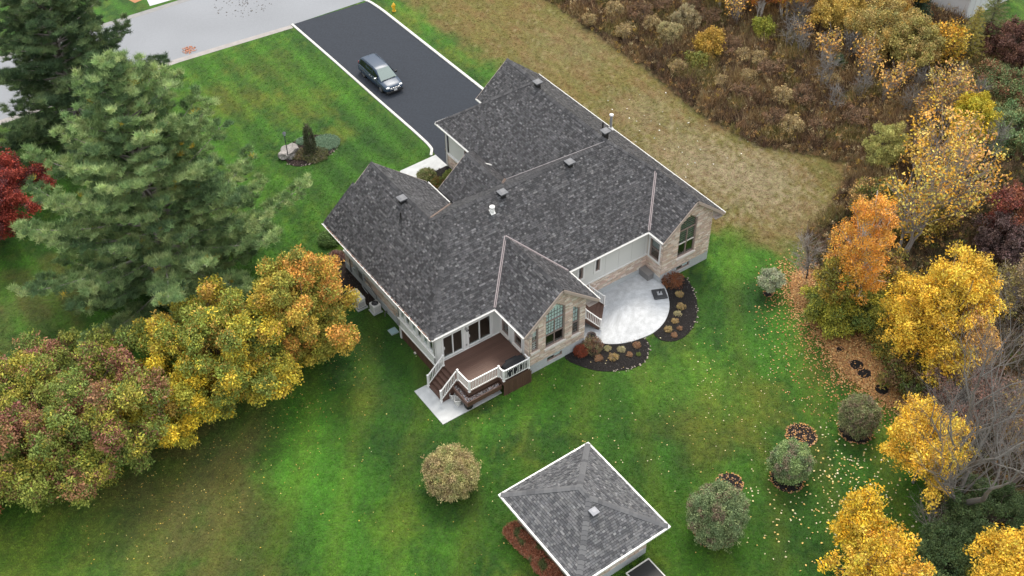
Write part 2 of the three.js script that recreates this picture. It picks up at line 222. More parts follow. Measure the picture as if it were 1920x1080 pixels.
function shingles(pts, fn, parent, R, ex = 0.142, picked, tones = SH) { // courses of tabs laid up the slope; returns nothing, fills parent
  const e = 0.01, gx = (fn(e, 0) - fn(-e, 0)) / (2 * e), gz = (fn(0, e) - fn(0, -e)) / (2 * e), gl = Math.hypot(gx, gz);
  const up = V(gx / gl, gl, gz / gl).normalize(), side = V(gz / gl, 0, -gx / gl), nor = V(-gx, 1, -gz).normalize(); // up-slope, along the course, out of the roof
  const o = V(pts[0][0], fn(...pts[0]), pts[0][1]);
  const uv = pts.map(([x, z]) => { const d = V(x, fn(x, z), z).sub(o); return [d.dot(side), d.dot(up)]; });
  const v0 = Math.min(...uv.map((p) => p[1])), v1 = Math.max(...uv.map((p) => p[1]));
  const items = [], Q = new THREE.Quaternion().setFromRotationMatrix(new THREE.Matrix4().makeBasis(side, nor, up.clone()));
  if (side.clone().cross(nor).dot(up) < 0) Q.setFromRotationMatrix(new THREE.Matrix4().makeBasis(side.clone().negate(), nor, up));
  const tilt = new THREE.Quaternion().setFromAxisAngle(V(1, 0, 0), 0.03); const QT = Q.clone().multiply(tilt);
  for (let v = v0 + ex / 2; v < v1 + ex / 2; v += ex) {
    const vm = Math.min(v, v1 - 0.01), xs = [];
    for (let i = 0, j = uv.length - 1; i < uv.length; j = i++) { const [ua, va] = uv[j], [ub, vb] = uv[i]; if ((va > vm) !== (vb > vm)) xs.push(ua + (ub - ua) * (vm - va) / (vb - va)); }
    xs.sort((a, b) => a - b);
    for (let k = 0; k + 1 < xs.length; k += 2) {
      let u = xs[k] - R() * 0.2; let run = 0, col = null;
      while (u < xs[k + 1]) {
        const w = R() < 0.14 ? 0.26 + R() * 0.12 : 0.14 + R() * 0.06, a = Math.max(u, xs[k]), b = Math.min(u + w, xs[k + 1]); u += w;
        if (b - a < 0.02) continue;
        const thick = R() < 0.5 ? 0.026 : 0.010;
        col = shPick(R, tones);
        const c = vary(col, R, 0.12, 0.03), p = o.clone().addScaledVector(side, (a + b) / 2).addScaledVector(up, vm).addScaledVector(nor, thick / 2);
        items.push([p, QT, V(b - a - 0.008, thick, ex - 0.016), c]);
      }
    }
  }
  if (picked) return items;
  instanced('shingles', unitBox, mShInst, items, parent);
}
const shadeMix = rng(77);
function caps(a, b, slopeA, slopeB, parent, name, len = 0.24, wid = 0.17, lift = 0.035) { // folded cap pieces along a hip or ridge from a (low) to b
  const d = b.clone().sub(a), L = d.length(), dir = d.clone().normalize(), n = Math.max(2, Math.round(L / len));
  const side = V(-dir.z, 0, dir.x).normalize();
  const drop = (sgn) => { const q = a.clone().lerp(b, 0.5).addScaledVector(side, sgn * wid); return Math.min(slopeA(q.x, q.z), slopeB(q.x, q.z)) - a.clone().lerp(b, 0.5).y; };
  const dl = drop(-1), dr = drop(1), st = L / n, P = [];
  const quad = (p, q, r, s) => P.push(...p, ...q, ...r, ...p, ...r, ...s);
  const loc = (u, k, y) => dir.clone().multiplyScalar(u).addScaledVector(side, k).add(V(0, y, 0)).toArray();
  const h0 = lift + Math.min(0.03, lift * 0.8), h1 = lift, u1 = st * 1.1;
  quad(loc(0, 0, h0), loc(u1, 0, h1), loc(u1, wid, dr + h1), loc(0, wid, dr + h0)); quad(loc(0, 0, h0), loc(0, -wid, dl + h0), loc(u1, -wid, dl + h1), loc(u1, 0, h1));
  quad(loc(0, 0, h0), loc(0, wid, dr + h0), loc(0, wid, dr), loc(0, 0, 0)); quad(loc(0, 0, h0), loc(0, 0, 0), loc(0, -wid, dl), loc(0, -wid, dl + h0));
  quad(loc(0, wid, dr + h0), loc(u1, wid, dr + h1), loc(u1, wid, dr), loc(0, wid, dr)); quad(loc(0, -wid, dl + h0), loc(0, -wid, dl), loc(u1, -wid, dl), loc(u1, -wid, dl + h1));
  const g = new THREE.BufferGeometry(); g.setAttribute('position', new THREE.Float32BufferAttribute(P, 3)); g.computeVertexNormals();
  for (let i = 0; i < n; i++) { const o = part(name, g, shMats[1 + Math.floor(shadeMix() * 3.2)], parent); o.position.copy(a).addScaledVector(dir, i * st); }
}
const ROOF = [
  ['W', [[0, 0], [hx, zr], [x3, z3], [x3, z3f], [2.75, z3f], [2.75, z3f - 0.28], [0, z3f - 0.28]]],
  ['E3', [[x3, z3f], [x3, z3], [x3e, zN], [x3e, z3f + 0.1]]],
  ['N', [[hx, zr], [xJ, zr], [xG + 0.12, zN + 0.12], [x4, z4], [9.44, zN], [x3e, zN], [x3, z3]]],
  ['S', [[0, 0], [xG0, 0], [xD, zDb], [xG1, 0], [xB0, 0], [xB, zv], [xJ, zr], [hx, zr]]],
  ['E', [[xE, zF], [xF, zF], [xF, zFb], [xJ, zNg + hw], [xJ, zr], [xB, zv], [xB, zB], [xE, zB]]],
  ['GW', [[xG, zNg], [xJ, zNg + hw], [xJ, zr], [xG + 0.12, zN + 0.12], [xG, zN - 0.1]]],
  ['GN', [[xG, zNg], [xE, zNg], [xJ, zNg + hw]]],
  ['FW', [[xF0, zF], [xF, zF], [xF, zFb], [xF0, zNg]]],
  ['BW', [[xB0, 0], [xB, zv], [xB, zB], [xB0, zB]]],
  ['DW', [[xG0, 0], [xD, zDb], [xD, zD], [xG0, zD]]],
  ['DE', [[xG1, 0], [xG1, zD], [xD, zD], [xD, zDb]]],
  ['W4', [[x4, z4f], [9.05, z4f], [9.05, -11.2], [9.44, zN], [x4, z4]]],
  ['E4', [[x4, z4f], [x4, z4], [13.45, zN + 0.12], [13.36, -15.0]]],
];
for (const [k, pts] of ROOF) {
  const o = part('roof_slope', roofSlab(pts, PL[k]), mShBase, roof);
  shingles(pts, PL[k], o, rng(k.charCodeAt(0) * 31 + pts.length + k.length * 7));
}
const P3 = (x, z, k) => V(x, PL[k](x, z), z);
const ridge = (x0, z0, x1, z1, A, B, nm = 'hip_cap') => caps(P3(x0, z0, A), P3(x1, z1, A), PL[A], PL[B], roof, nm);
ridge(0, 0, hx, zr, 'W', 'S'); ridge(x3, z3, hx, zr, 'W', 'N'); ridge(hx, zr, xJ, zr, 'S', 'N', 'ridge_cap'); ridge(xB, zv, xJ, zr, 'S', 'E'); ridge(xG, zNg, xJ, zNg + hw, 'GW', 'GN');
ridge(xJ, zr, xJ, zNg + hw, 'GW', 'E', 'ridge_cap'); ridge(xB, zB, xB, zv, 'BW', 'E', 'ridge_cap'); ridge(xF, zF, xF, zFb, 'FW', 'E', 'ridge_cap'); ridge(x3, z3f, x3, z3, 'W', 'E3', 'ridge_cap'); ridge(x4, z4f, x4, z4, 'W4', 'E4', 'ridge_cap'); ridge(xD, zD, xD, zDb, 'DW', 'DE', 'ridge_cap');
// open metal valleys
const mValley = M(C(0.36, 0.31, 0.315), 0.55, { metalness: 0.2 });
function valley(x0, z0, x1, z1, A, B, mat = mValley, w = 0.085) {
  const a = P3(x0, z0, A), b = P3(x1, z1, A), d = b.clone().sub(a), s = V(-d.z, 0, d.x).normalize(), P = [];
  const pt = (p, k) => { const q = p.clone().addScaledVector(s, k); q.y = Math.max(PL[A](q.x, q.z), PL[B](q.x, q.z)) + 0.04; return q.toArray(); };
  for (const [k0, k1] of [[-w, -w * 0.28], [w * 0.28, w]]) { P.push(...pt(a, k0), ...pt(b, k0), ...pt(b, k1), ...pt(a, k0), ...pt(b, k1), ...pt(a, k1)); }
  const g = new THREE.BufferGeometry(); g.setAttribute('position', new THREE.Float32BufferAttribute(P, 3)); g.computeVertexNormals(); part('valley_flashing', g, mat, roof);
}
valley(xG0, 0, xD, zDb, 'S', 'DW'); valley(xG1, 0, xD, zDb, 'S', 'DE'); valley(xB0, 0, xB, zv, 'S', 'BW');
valley(xG + 0.12, zN + 0.12, xJ, zr, 'N', 'GW', M(C(0.3, 0.28, 0.29), 0.6), 0.06); valley(x3e, zN, x3, z3, 'N', 'E3', M(C(0.22, 0.16, 0.13), 0.6), 0.08); valley(x4, z4, 13.45, zN + 0.12, 'N', 'E4', M(C(0.22, 0.16, 0.13), 0.6), 0.07);
// gutters, fascia and rake boards
const mWhite = M(C(0.72, 0.72, 0.71), 0.5), mTrim = M(C(0.40, 0.33, 0.29), 0.7), mSoffit = M(C(0.42, 0.37, 0.34), 0.75), mSoffitLight = mSoffit;
function gutter(a, b) { // from a to b along an eave, just outside the shingles
  const d = b.clone().sub(a), L = d.length(), s = new THREE.Shape([[0, 0], [0.11, 0], [0.13, 0.12], [0.09, 0.12], [0.085, 0.05], [0.012, 0.05], [0.012, 0.13], [0, 0.13]].map((p) => new THREE.Vector2(...p)));
  const g = new THREE.ExtrudeGeometry(s, { depth: L, bevelEnabled: false }); g.applyMatrix4(new THREE.Matrix4().makeBasis(V(d.z, 0, -d.x).normalize().negate(), V(0, 1, 0), d.clone().normalize().negate()));
  const o = part('gutter', g.translate(b.x, b.y - 0.15, b.z), mWhite, house);
  const n = Math.floor(L / 0.75), out = V(d.z, 0, -d.x).normalize().negate();
  for (let i = 0; i <= n; i++) { const p = a.clone().lerp(b, (i + 0.5) / (n + 1)); part('gutter_hanger', bar(p.clone().addScaledVector(out, -0.03).setY(a.y - 0.02), p.clone().addScaledVector(out, 0.13).setY(a.y - 0.035), 0.035, 0.02), mWhite, o); }
}
const G = (x0, z0, x1, z1) => gutter(V(x0, yE, z0), V(x1, yE, z1));
G(0, z3f - 0.28, 0, 0); G(0, 0, xG0, 0); G(xG0, 0, xG0, zD); G(xG1, zD, xG1, 0); G(xG1, 0, xB0, 0); G(xB0, 0, xB0, zB); G(xE, zB, xE, zF); G(xG, zNg, xG, -15.4); G(x3e, zN - 0.3, x3e, z3f + 0.1); G(xF0, zF, xF0, zNg + 0.1); G(xE, zNg, xG, zNg);
const rake = (x0, x1, z, fn, m = mTrim) => part('rake_board', bar(V(x0, fn(x0, z) - 0.13, z + 0.02), V(x1, fn(x1, z) - 0.13, z + 0.02), 0.05, 0.2), m, house);
rake(xG0, xD, zD, PL.DW); rake(xD, xG1, zD, PL.DE); rake(xB0, xB, zB, PL.BW); rake(xB, xE, zB, PL.E);
for (const [a, b, fn, z, s] of [[0, x3, PL.W, z3f, -1], [x3, x3e, PL.E3, z3f, -1], [xF0, xF, PL.FW, zF, -1], [xF, xE, PL.E, zF, -1], [9.05, x4, PL.W4, z4f, -1]]) part('rake_board', bar(V(a, fn(a, z) - 0.13, z - 0.02), V(b, fn(b, z) - 0.13, z - 0.02), 0.05, 0.2), mTrim, house);

// walls: outlines in the wall's own plane with openings, given thickness
const mSiding = M(C(0.62, 0.625, 0.61), 0.7), mFound = M(C(0.50, 0.53, 0.55), 0.9, { map: concreteTex }), mMortar = M(C(0.48, 0.42, 0.37), 0.95);
const BR = [C(0.56, 0.44, 0.36), C(0.62, 0.51, 0.43), C(0.50, 0.40, 0.33), C(0.66, 0.57, 0.49), C(0.47, 0.38, 0.32), C(0.68, 0.61, 0.54), C(0.55, 0.42, 0.35)];
const mBrickInst = M(C(1, 1, 1), 0.9);
// frame: along = direction of u, out = outward normal; origin at u = 0, y = 0
function wallFrame(ox, oz, along, out) { const m = new THREE.Matrix4().makeBasis(along, V(0, 1, 0), along.clone().cross(V(0, 1, 0))); m.setPosition(ox, 0, oz); const flip = along.clone().cross(V(0, 1, 0)).dot(out) < 0; return { m, along, out, flip, p: (u, y, d = 0) => V(ox, y, oz).addScaledVector(along, u).addScaledVector(out, d) }; }
const rectPts = (u0, u1, y0, y1) => [[u0, y0], [u1, y0], [u1, y1], [u0, y1]];
function wall(fr, outline, holes, mat, name = 'wall', th = 0.16) {
  const s = new THREE.Shape(outline.map((p) => new THREE.Vector2(...p)));
  for (const h of holes) s.holes.push(new THREE.Path(h.map((p) => new THREE.Vector2(...p))));
  const g = new THREE.ExtrudeGeometry(s, { depth: th, bevelEnabled: false }); if (!fr.flip) g.translate(0, 0, -th); g.applyMatrix4(fr.m);
  const o = part(name, g, mat, house); return o;
}
function bricks(fr, outline, holes, parent, R) {
  const ys = outline.map((p) => p[1]), y0 = Math.min(...ys), y1 = Math.max(...ys), items = [];
  const Q = new THREE.Quaternion().setFromRotationMatrix(new THREE.Matrix4().makeBasis(fr.along, V(0, 1, 0), fr.along.clone().cross(V(0, 1, 0))));
  let y = y0;
  while (y < y1) {
    const h = R() < 0.35 ? 0.15 : R() < 0.5 ? 0.10 : 0.075, ym = y + h / 2, cut = (poly) => { const xs = []; for (let i = 0, j = poly.length - 1; i < poly.length; j = i++) { const [ua, va] = poly[j], [ub, vb] = poly[i]; if ((va > ym) !== (vb > ym)) xs.push(ua + (ub - ua) * (ym - va) / (vb - va)); } return xs.sort((a, b) => a - b); };
    let spans = []; const xs = cut(outline); for (let k = 0; k + 1 < xs.length; k += 2) spans.push([xs[k], xs[k + 1]]);
    for (const hl of holes) { const hs = cut(hl); for (let k = 0; k + 1 < hs.length; k += 2) spans = spans.flatMap(([a, b]) => hs[k + 1] <= a || hs[k] >= b ? [[a, b]] : [[a, hs[k]], [hs[k + 1], b]].filter(([p, q]) => q - p > 0.02)); }
    for (const [a, b] of spans) { let u = a; while (u < b - 0.01) { const w = h > 0.12 ? 0.28 + R() * 0.3 : 0.18 + R() * 0.28, e = b - (u + w) < 0.1 ? b : u + w, d = 0.035 + R() * 0.025; items.push([fr.p((u + e) / 2, ym, d / 2), Q, V(e - u - 0.012, h - 0.012, d), vary(BR[Math.floor(R() * BR.length)], R, 0.12, 0.05)]); u = e; } }
    y += h;
  }
  instanced('bricks', unitBox, mBrickInst, items, parent);
}
const glass = new THREE.MeshPhysicalMaterial({ color: C(0.93, 0.97, 0.97), roughness: 0.03, transmission: 1, thickness: 0, ior: 1.5 });
const mFrameBr = M(C(0.25, 0.19, 0.17), 0.6), mFrameWh = M(C(0.70, 0.70, 0.69), 0.5), mBlind = M(C(0.74, 0.82, 0.82), 0.8), mFloorIn = M(C(0.11, 0.07, 0.045), 0.6), mSill = M(C(0.66, 0.62, 0.58), 0.8), mMunt = M(C(0.16, 0.15, 0.15), 0.6);
// a window in an opening: outline polygon, bars across, blinds behind the upper part
function win(fr, outline, o = {}) {
  const w = new THREE.Group(); w.name = o.name || 'window'; house.add(w);
  const fw = o.fw ?? 0.09, m = o.frame || mFrameBr, dep = o.dep ?? -0.05;
  const us = outline.map((p) => p[0]), ys = outline.map((p) => p[1]), u0 = Math.min(...us), u1 = Math.max(...us), y0 = Math.min(...ys), y1 = Math.max(...ys);
  const put = (g) => { g.applyMatrix4(fr.m); return g; };
  const zd = (d) => fr.flip ? -d : d;
  const shrink = (k) => { const cu = (u0 + u1) / 2, cy = (y0 + y1) / 2, su = 1 - 2 * k / (u1 - u0), sy = 1 - 2 * k / (y1 - y0); return outline.map(([u, y]) => [cu + (u - cu) * su, cy + (y - cy) * sy]); };
  const sh = (pts, hole) => { const s = new THREE.Shape(pts.map((p) => new THREE.Vector2(...p))); if (hole) s.holes.push(new THREE.Path(hole.map((p) => new THREE.Vector2(...p)))); return s; };
  const ex = (s, d0, d1) => { const a = Math.min(zd(d0), zd(d1)), g = new THREE.ExtrudeGeometry(s, { depth: Math.abs(d1 - d0), bevelEnabled: false }); g.translate(0, 0, a); return put(g); };
  part('frame', ex(sh(shrink(0.004), shrink(fw)), dep - 0.08, dep + 0.02), m, w);
  part('pane', ex(sh(shrink(fw - 0.01)), dep - 0.05, dep - 0.042), glass, w);
  const bh = o.bar ?? 0.055;
  for (const [a, b, c, d] of o.bars || []) part('mullion', ex(sh(rectPts(a - (a === b ? bh / 2 : 0), b + (a === b ? bh / 2 : 0), c - (c === d ? bh / 2 : 0), d + (c === d ? bh / 2 : 0))), dep - 0.07, dep + 0.015), m, w);
  for (const [a, b, c, d] of o.blinds || []) part('blind', ex(sh(rectPts(a, b, c, d)), dep - 0.11, dep - 0.1), o.blindMat || mBlind, w);
  for (const [a, b, c, d, nx, ny] of o.grid || []) { for (let i = 1; i < nx; i++) part('muntin', ex(sh(rectPts(lerp(a, b, i / nx) - 0.011, lerp(a, b, i / nx) + 0.011, c, d)), dep - 0.065, dep - 0.03), o.muntMat || mMunt, w); for (let i = 1; i < ny; i++) part('muntin', ex(sh(rectPts(a, b, lerp(c, d, i / ny) - 0.011, lerp(c, d, i / ny) + 0.011)), dep - 0.062, dep - 0.033), o.muntMat || mMunt, w); }
  if (o.sill) part('sill', put(bx(u0 - 0.1, u1 + 0.1, y0 - 0.15, y0 - 0.002, zd(-0.04) < zd(0.13) ? zd(-0.04) : zd(0.13), Math.max(zd(-0.04), zd(0.13)))), mSill, w);
  if (o.trim) { const k = o.trim, d = 0.035, a = Math.min(0, zd(d)) - 0, b = Math.max(0, zd(d)); for (const r of [[u0 - k, u0, y0 - k, y1 + k], [u1, u1 + k, y0 - k, y1 + k], [u0, u1, y1, y1 + k], [u0, u1, y0 - k, y0]]) part('trim', put(bx(r[0], r[1], r[2], r[3], a, b)), o.trimMat || mFrameWh, w); }
  return w;
}
const X = V(1, 0, 0), Z = V(0, 0, 1), mX = V(-1, 0, 0), mZ = V(0, 0, -1);
const slope = (fn, z) => (x) => fn(x, z) - 0.17;
{ // gable with tall windows above the mulch bed (faces the back garden)
  const fr = wallFrame(0, 2.93, X, Z), a = 5.72, b = 10.34, eL = slope(PL.DW, 2.93), eR = slope(PL.DE, 2.93);
  const big = [[7.0, 1.74], [8.6, 1.74], [8.6, 4.95], [7.85, 5.5], [7.0, 4.82]], rt = [[9.24, 1.64], [9.86, 1.64], [9.86, 4.0], [9.24, 4.46]], lf = [[5.86, 2.04], [6.4, 2.04], [6.4, 4.25], [5.86, 3.75]], bs = rectPts(7.18, 8.45, 0.31, 0.74);
  const brick = [[a, 0.86], [7.1, 0.86], [7.1, 0.86], [b, 0.86], [b, eR(b)], [xD, eL(xD)], [a, eL(a)]];
  const w = wall(fr, [[a, 0], [b, 0], [b, eR(b)], [xD, eL(xD)], [a, eL(a)]], [big, rt, lf, bs], mMortar);
  bricks(fr, brick, [big, rt, lf], w, rng(301));
  const f = wall(fr, [[a - 0.01, 0], [b + 0.01, 0], [b + 0.01, 0.86], [a - 0.01, 0.86]], [bs], mFound, 'foundation', 0.03); f.position.z += 0.032;
  win(fr, big, { sill: 1, bars: [[7.8, 7.8, 1.8, 3.98], [7.05, 8.55, 4.05, 4.05], [7.05, 8.55, 2.82, 2.82]], blinds: [[7.08, 8.5, 2.85, 5.5]], grid: [[7.08, 7.77, 2.9, 4.0, 3, 4], [7.83, 8.5, 2.9, 4.0, 3, 4], [7.08, 8.5, 4.1, 5.05, 6, 3]] });
  win(fr, rt, { sill: 1, bars: [[9.3, 9.8, 2.75, 2.75]], blinds: [[9.3, 9.8, 2.8, 4.3]], grid: [[9.33, 9.78, 2.8, 4.3, 2, 4], [9.33, 9.78, 1.7, 2.7, 2, 4]] });
  win(fr, lf, { sill: 1, bars: [[5.92, 6.35, 2.95, 2.95]], blinds: [[5.92, 6.35, 3.3, 4.1]], grid: [[5.94, 6.33, 2.1, 2.95, 3, 4], [5.94, 6.33, 3.0, 4.1, 3, 3]], muntMat: mFrameWh });
  win(fr, bs, { name: 'basement_window', fw: 0.05, bars: [[7.8, 7.8, 0.35, 0.7]], blinds: [[7.83, 8.4, 0.36, 0.7]], trim: 0 });
}
{ // its side wall above the deck
  const fr = wallFrame(5.72, 0, Z, mX), h1 = rectPts(-0.3, 0.52, 1.62, 3.3), h2 = rectPts(1.16, 2.02, 1.62, 3.3);
  wall(fr, [[-0.45, 0], [2.93, 0], [2.93, 3.98], [-0.45, 3.98]], [h1, h2], mSiding);
  for (const h of [h1, h2]) win(fr, h, { trim: 0.13, sill: 1, bars: [[h[0][0], h[1][0], 2.5, 2.5]], blinds: [[h[0][0] + 0.06, h[1][0] - 0.06, 2.5, 3.25]] });
  const fb = wallFrame(5.72, 0, Z, mX), w = part('brick_corner', bx(5.66, 5.72, 0.86, 3.9, 2.5, 2.925), mMortar, house); bricks(fb, [[2.5, 0.86], [2.93, 0.86], [2.93, 3.9], [2.5, 3.9]], [], w, rng(5)); w.children[0].position.x -= 0.06;
  const fe = wallFrame(10.34, 0, Z, X); wall(fe, [[-0.45, 0], [2.93, 0], [2.93, 3.98], [-0.45, 3.98]], [rectPts(0.2, 1.15, 1.0, 3.1)], mSiding);
  const dr = part('side_door', bx(10.2, 10.24, 1.0, 3.1, 0.2, 1.15), mFrameWh, house); part('handle', bx(10.24, 10.29, 1.95, 2.05, 0.28, 0.33), M(C(0.3, 0.28, 0.25), 0.4), dr);
}
{ // sun room wall with two sliding doors onto the deck
  const fr = wallFrame(0, -0.45, X, Z), d1 = rectPts(1.1, 2.7, 1.44, 3.45), d2 = rectPts(3.1, 4.98, 1.44, 3.45);
  wall(fr, [[0.45, 0], [5.72, 0], [5.72, 4.2], [0.45, 4.2]], [d1, d2], mSiding);
  for (const h of [d1, d2]) { const u = (h[0][0] + h[1][0]) / 2; const d = win(fr, h, { name: 'sliding_door', frame: mFrameWh, fw: 0.07, trim: 0.12, bars: [[u, u, 1.5, 3.4]], bar: 0.07 }); part('handle', bx(h[0][0] + 0.1, h[0][0] + 0.14, 2.3, 2.55, -0.5, -0.46), mFrameWh, d); }
  const lamp = part('wall_light', [bx(2.84, 2.98, 3.3, 3.42, -0.45, -0.3)], M(C(0.3, 0.29, 0.28), 0.5), house); part('lamp_shade', [cyl(0.03, 0.055, 0.12, 10).rotateX(1.9).translate(2.86, 3.33, -0.28), cyl(0.03, 0.055, 0.12, 10).rotateX(1.9).translate(2.97, 3.33, -0.28)], M(C(0.08, 0.08, 0.085), 0.5), lamp);
  part('power_outlet', rb(2.88, 2.98, 1.72, 1.84, -0.46, -0.4, 0.012), M(C(0.25, 0.25, 0.25), 0.6), house);
  part('door_threshold', bx(0.47, 5.7, 1.34, 1.44, -0.45, -0.36), mFrameWh, house);
  // the garden-side window band of the sun room
  const fw = wallFrame(0.45, 0, Z, mX), hs = [[-4.95, -4.36], [-4.26, -3.67], [-3.46, -2.87], [-2.77, -2.18], [-1.98, -1.39], [-1.29, -0.7]].map(([a, b]) => rectPts(a, b, 2.16, 3.4));
  wall(fw, [[-5.15, 1.25], [-0.45, 1.25], [-0.45, 4.2], [-5.15, 4.2]], hs, mSiding);
  hs.forEach((h, i) => win(fw, h, { frame: mFrameWh, fw: 0.045, blinds: i % 2 ? [] : [[h[0][0] + 0.04, h[1][0] - 0.04, 2.2, 3.38]], blindMat: M(C(0.3, 0.31, 0.3), 0.8) }));
  part('window_ledge', bx(0.36, 0.45, 2.0, 2.1, -5.15, -0.45), mFrameWh, house); part('wall', bx(0.45, 1.1, 0, 4.2, -5.2, -5.04), mSiding, house);
  part('base_trim', bx(0.4, 0.6, 1.16, 1.25, -5.15, -0.45), mFrameWh, house);
  const mSkirt = [M(C(0.085, 0.042, 0.026), 0.75), M(C(0.098, 0.05, 0.031), 0.75), M(C(0.075, 0.037, 0.023), 0.75)];
  for (let z = -5.15, i = 0; z < -0.5; z += 0.19, i++) part('skirt_board', bx(0.52, 0.56, 0, 1.16, z + 0.006, Math.min(-0.45, z + 0.184)), mSkirt[i % 3], house);
}
{ // long wall behind the patio
  const fr = wallFrame(0, -0.45, X, Z), w1 = rectPts(13.94, 14.34, 2.5, 3.65), w2 = rectPts(12.42, 12.82, 2.5, 3.65);
  wall(fr, [[10.34, 1.72], [18.8, 1.72], [18.8, 4.2], [10.34, 4.2]], [w1, w2], mSiding);
  for (const h of [w1, w2]) win(fr, h, { trim: 0.14, fw: 0.07, frame: mFrameBr, bars: [[h[0][0] + .3, h[0][0] + .3, 2.55, 3.6]], bar: 0.03 });
  const w = wall(fr, [[10.34, 0], [18.8, 0], [18.8, 1.72], [10.34, 1.72]], [], mMortar, 'brick_base'); bricks(fr, [[10.34, 0.56], [18.8, 0.56], [18.8, 1.68], [10.34, 1.68]], [], w, rng(302));
  part('foundation', bx(10.36, 18.78, 0, 0.55, -0.45, -0.38), mFound, house); part('ledge', bx(10.36, 18.78, 1.67, 1.76, -0.45, -0.36), mFrameWh, house);
  for (let x = 11.2; x < 18.7; x += 1.22) if (Math.abs(x - 14.1) > 0.5 && Math.abs(x - 12.6) > 0.5) part('siding_joint', bx(x - 0.01, x + 0.01, 1.77, 4.15, -0.45, -0.442), M(C(0.5, 0.5, 0.49), 0.7), house);
}
{ // brick gable with one tall window
  const fs = wallFrame(18.8, 0, Z, mX), h = rectPts(-0.17, 0.86, 1.78, 3.5), w = wall(fs, [[-0.45, 0], [1.2, 0], [1.2, 3.9], [-0.45, 3.9]], [h], mMortar);
  win(fs, h, { trim: 0.16, bars: [[-0.13, 0.82, 2.68, 2.68]], blinds: [[-0.1, 0.8, 2.7, 3.45]], blindMat: M(C(0.13, 0.145, 0.145), 0.8) });
  bricks(fs, [[-0.45, 0.56], [1.2, 0.56], [1.2, 1.6], [-0.45, 1.6]], [], w, rng(306)); bricks(fs, [[1.03, 1.6], [1.2, 1.6], [1.2, 3.85], [1.03, 3.85]], [], w, rng(307));
  part('foundation', bx(18.72, 18.8, 0, 0.55, -0.4, 1.2), mFound, house);
  const fr = wallFrame(0, 1.2, X, Z), a = 18.8, b = 23.42, eL = slope(PL.BW, 1.2), eR = slope(PL.E, 1.2);
  const big = [[20.24, 1.66], [21.9, 1.66], [21.9, 4.82], [21.15, 5.4], [20.24, 4.82]], bs = rectPts(20.33, 21.63, 0.3, 0.73);
  const g = wall(fr, [[a, 0], [b, 0], [b, eR(b)], [xB, eL(xB)], [a, eL(a)]], [big, bs], mMortar);
  bricks(fr, [[a, 0.82], [b, 0.82], [b, eR(b)], [xB, eL(xB)], [a, eL(a)]], [big], g, rng(303));
  const f = wall(fr, [[a - 0.01, 0], [b + 0.01, 0], [b + 0.01, 0.82], [a - 0.01, 0.82]], [bs], mFound, 'foundation', 0.03); f.position.z += 0.032;
  win(fr, big, { sill: 1, fw: 0.1, bars: [[21.07, 21.07, 1.72, 4.0], [20.3, 21.85, 4.1, 4.1]], bar: 0.09, blinds: [[20.3, 21.85, 2.95, 5.4]], blindMat: M(C(0.065, 0.075, 0.07), 0.6), grid: [[20.34, 21.02, 3.0, 4.05, 1, 5], [21.12, 21.8, 3.0, 4.05, 1, 5], [20.34, 21.8, 4.15, 5.1, 1, 5]] });
  part('sash_rail', [bx(20.34, 21.02, 2.86, 2.93, 1.12, 1.18), bx(21.12, 21.8, 2.86, 2.93, 1.12, 1.18)], mSill, house);
  win(fr, bs, { name: 'basement_window', fw: 0.05, bars: [[20.95, 20.95, 0.34, 0.7]], blinds: [[20.98, 21.58, 0.34, 0.7]] });
  // far side and front walls that close the house
  wall(wallFrame(23.42, 0, Z, X), [[-20, 0], [1.2, 0], [1.2, 4.0], [-20, 4.0]], [], mSiding);
  wall(wallFrame(0, -19.85, X, mZ), [[14.05, 0], [23.42, 0], [23.42, 4.0], [14.05, 4.0]], [rectPts(15, 17.6, 0.06, 2.3), rectPts(19.2, 21.8, 0.06, 2.3)], mSiding);
  for (const [a, b] of [[15, 17.6], [19.2, 21.8]]) { const d = part('garage_door', bx(a, b, 0.06, 2.3, -19.8, -19.75), mFrameWh, house); for (let i = 0; i < 4; i++) part('door_panel', bx(a + 0.06, b - 0.06, 0.1 + i * 0.55, 0.6 + i * 0.55, -19.83, -19.8), mFrameWh, d); }
  wall(wallFrame(0, -20.8, X, mZ), [[18.7, 2.6], [23.42, 2.6], [23.42, slope(PL.E, zF)(23.42)], [xF, slope(PL.E, zF)(xF)], [18.7, slope(PL.FW, zF)(18.7)]], [], mMortar);
}
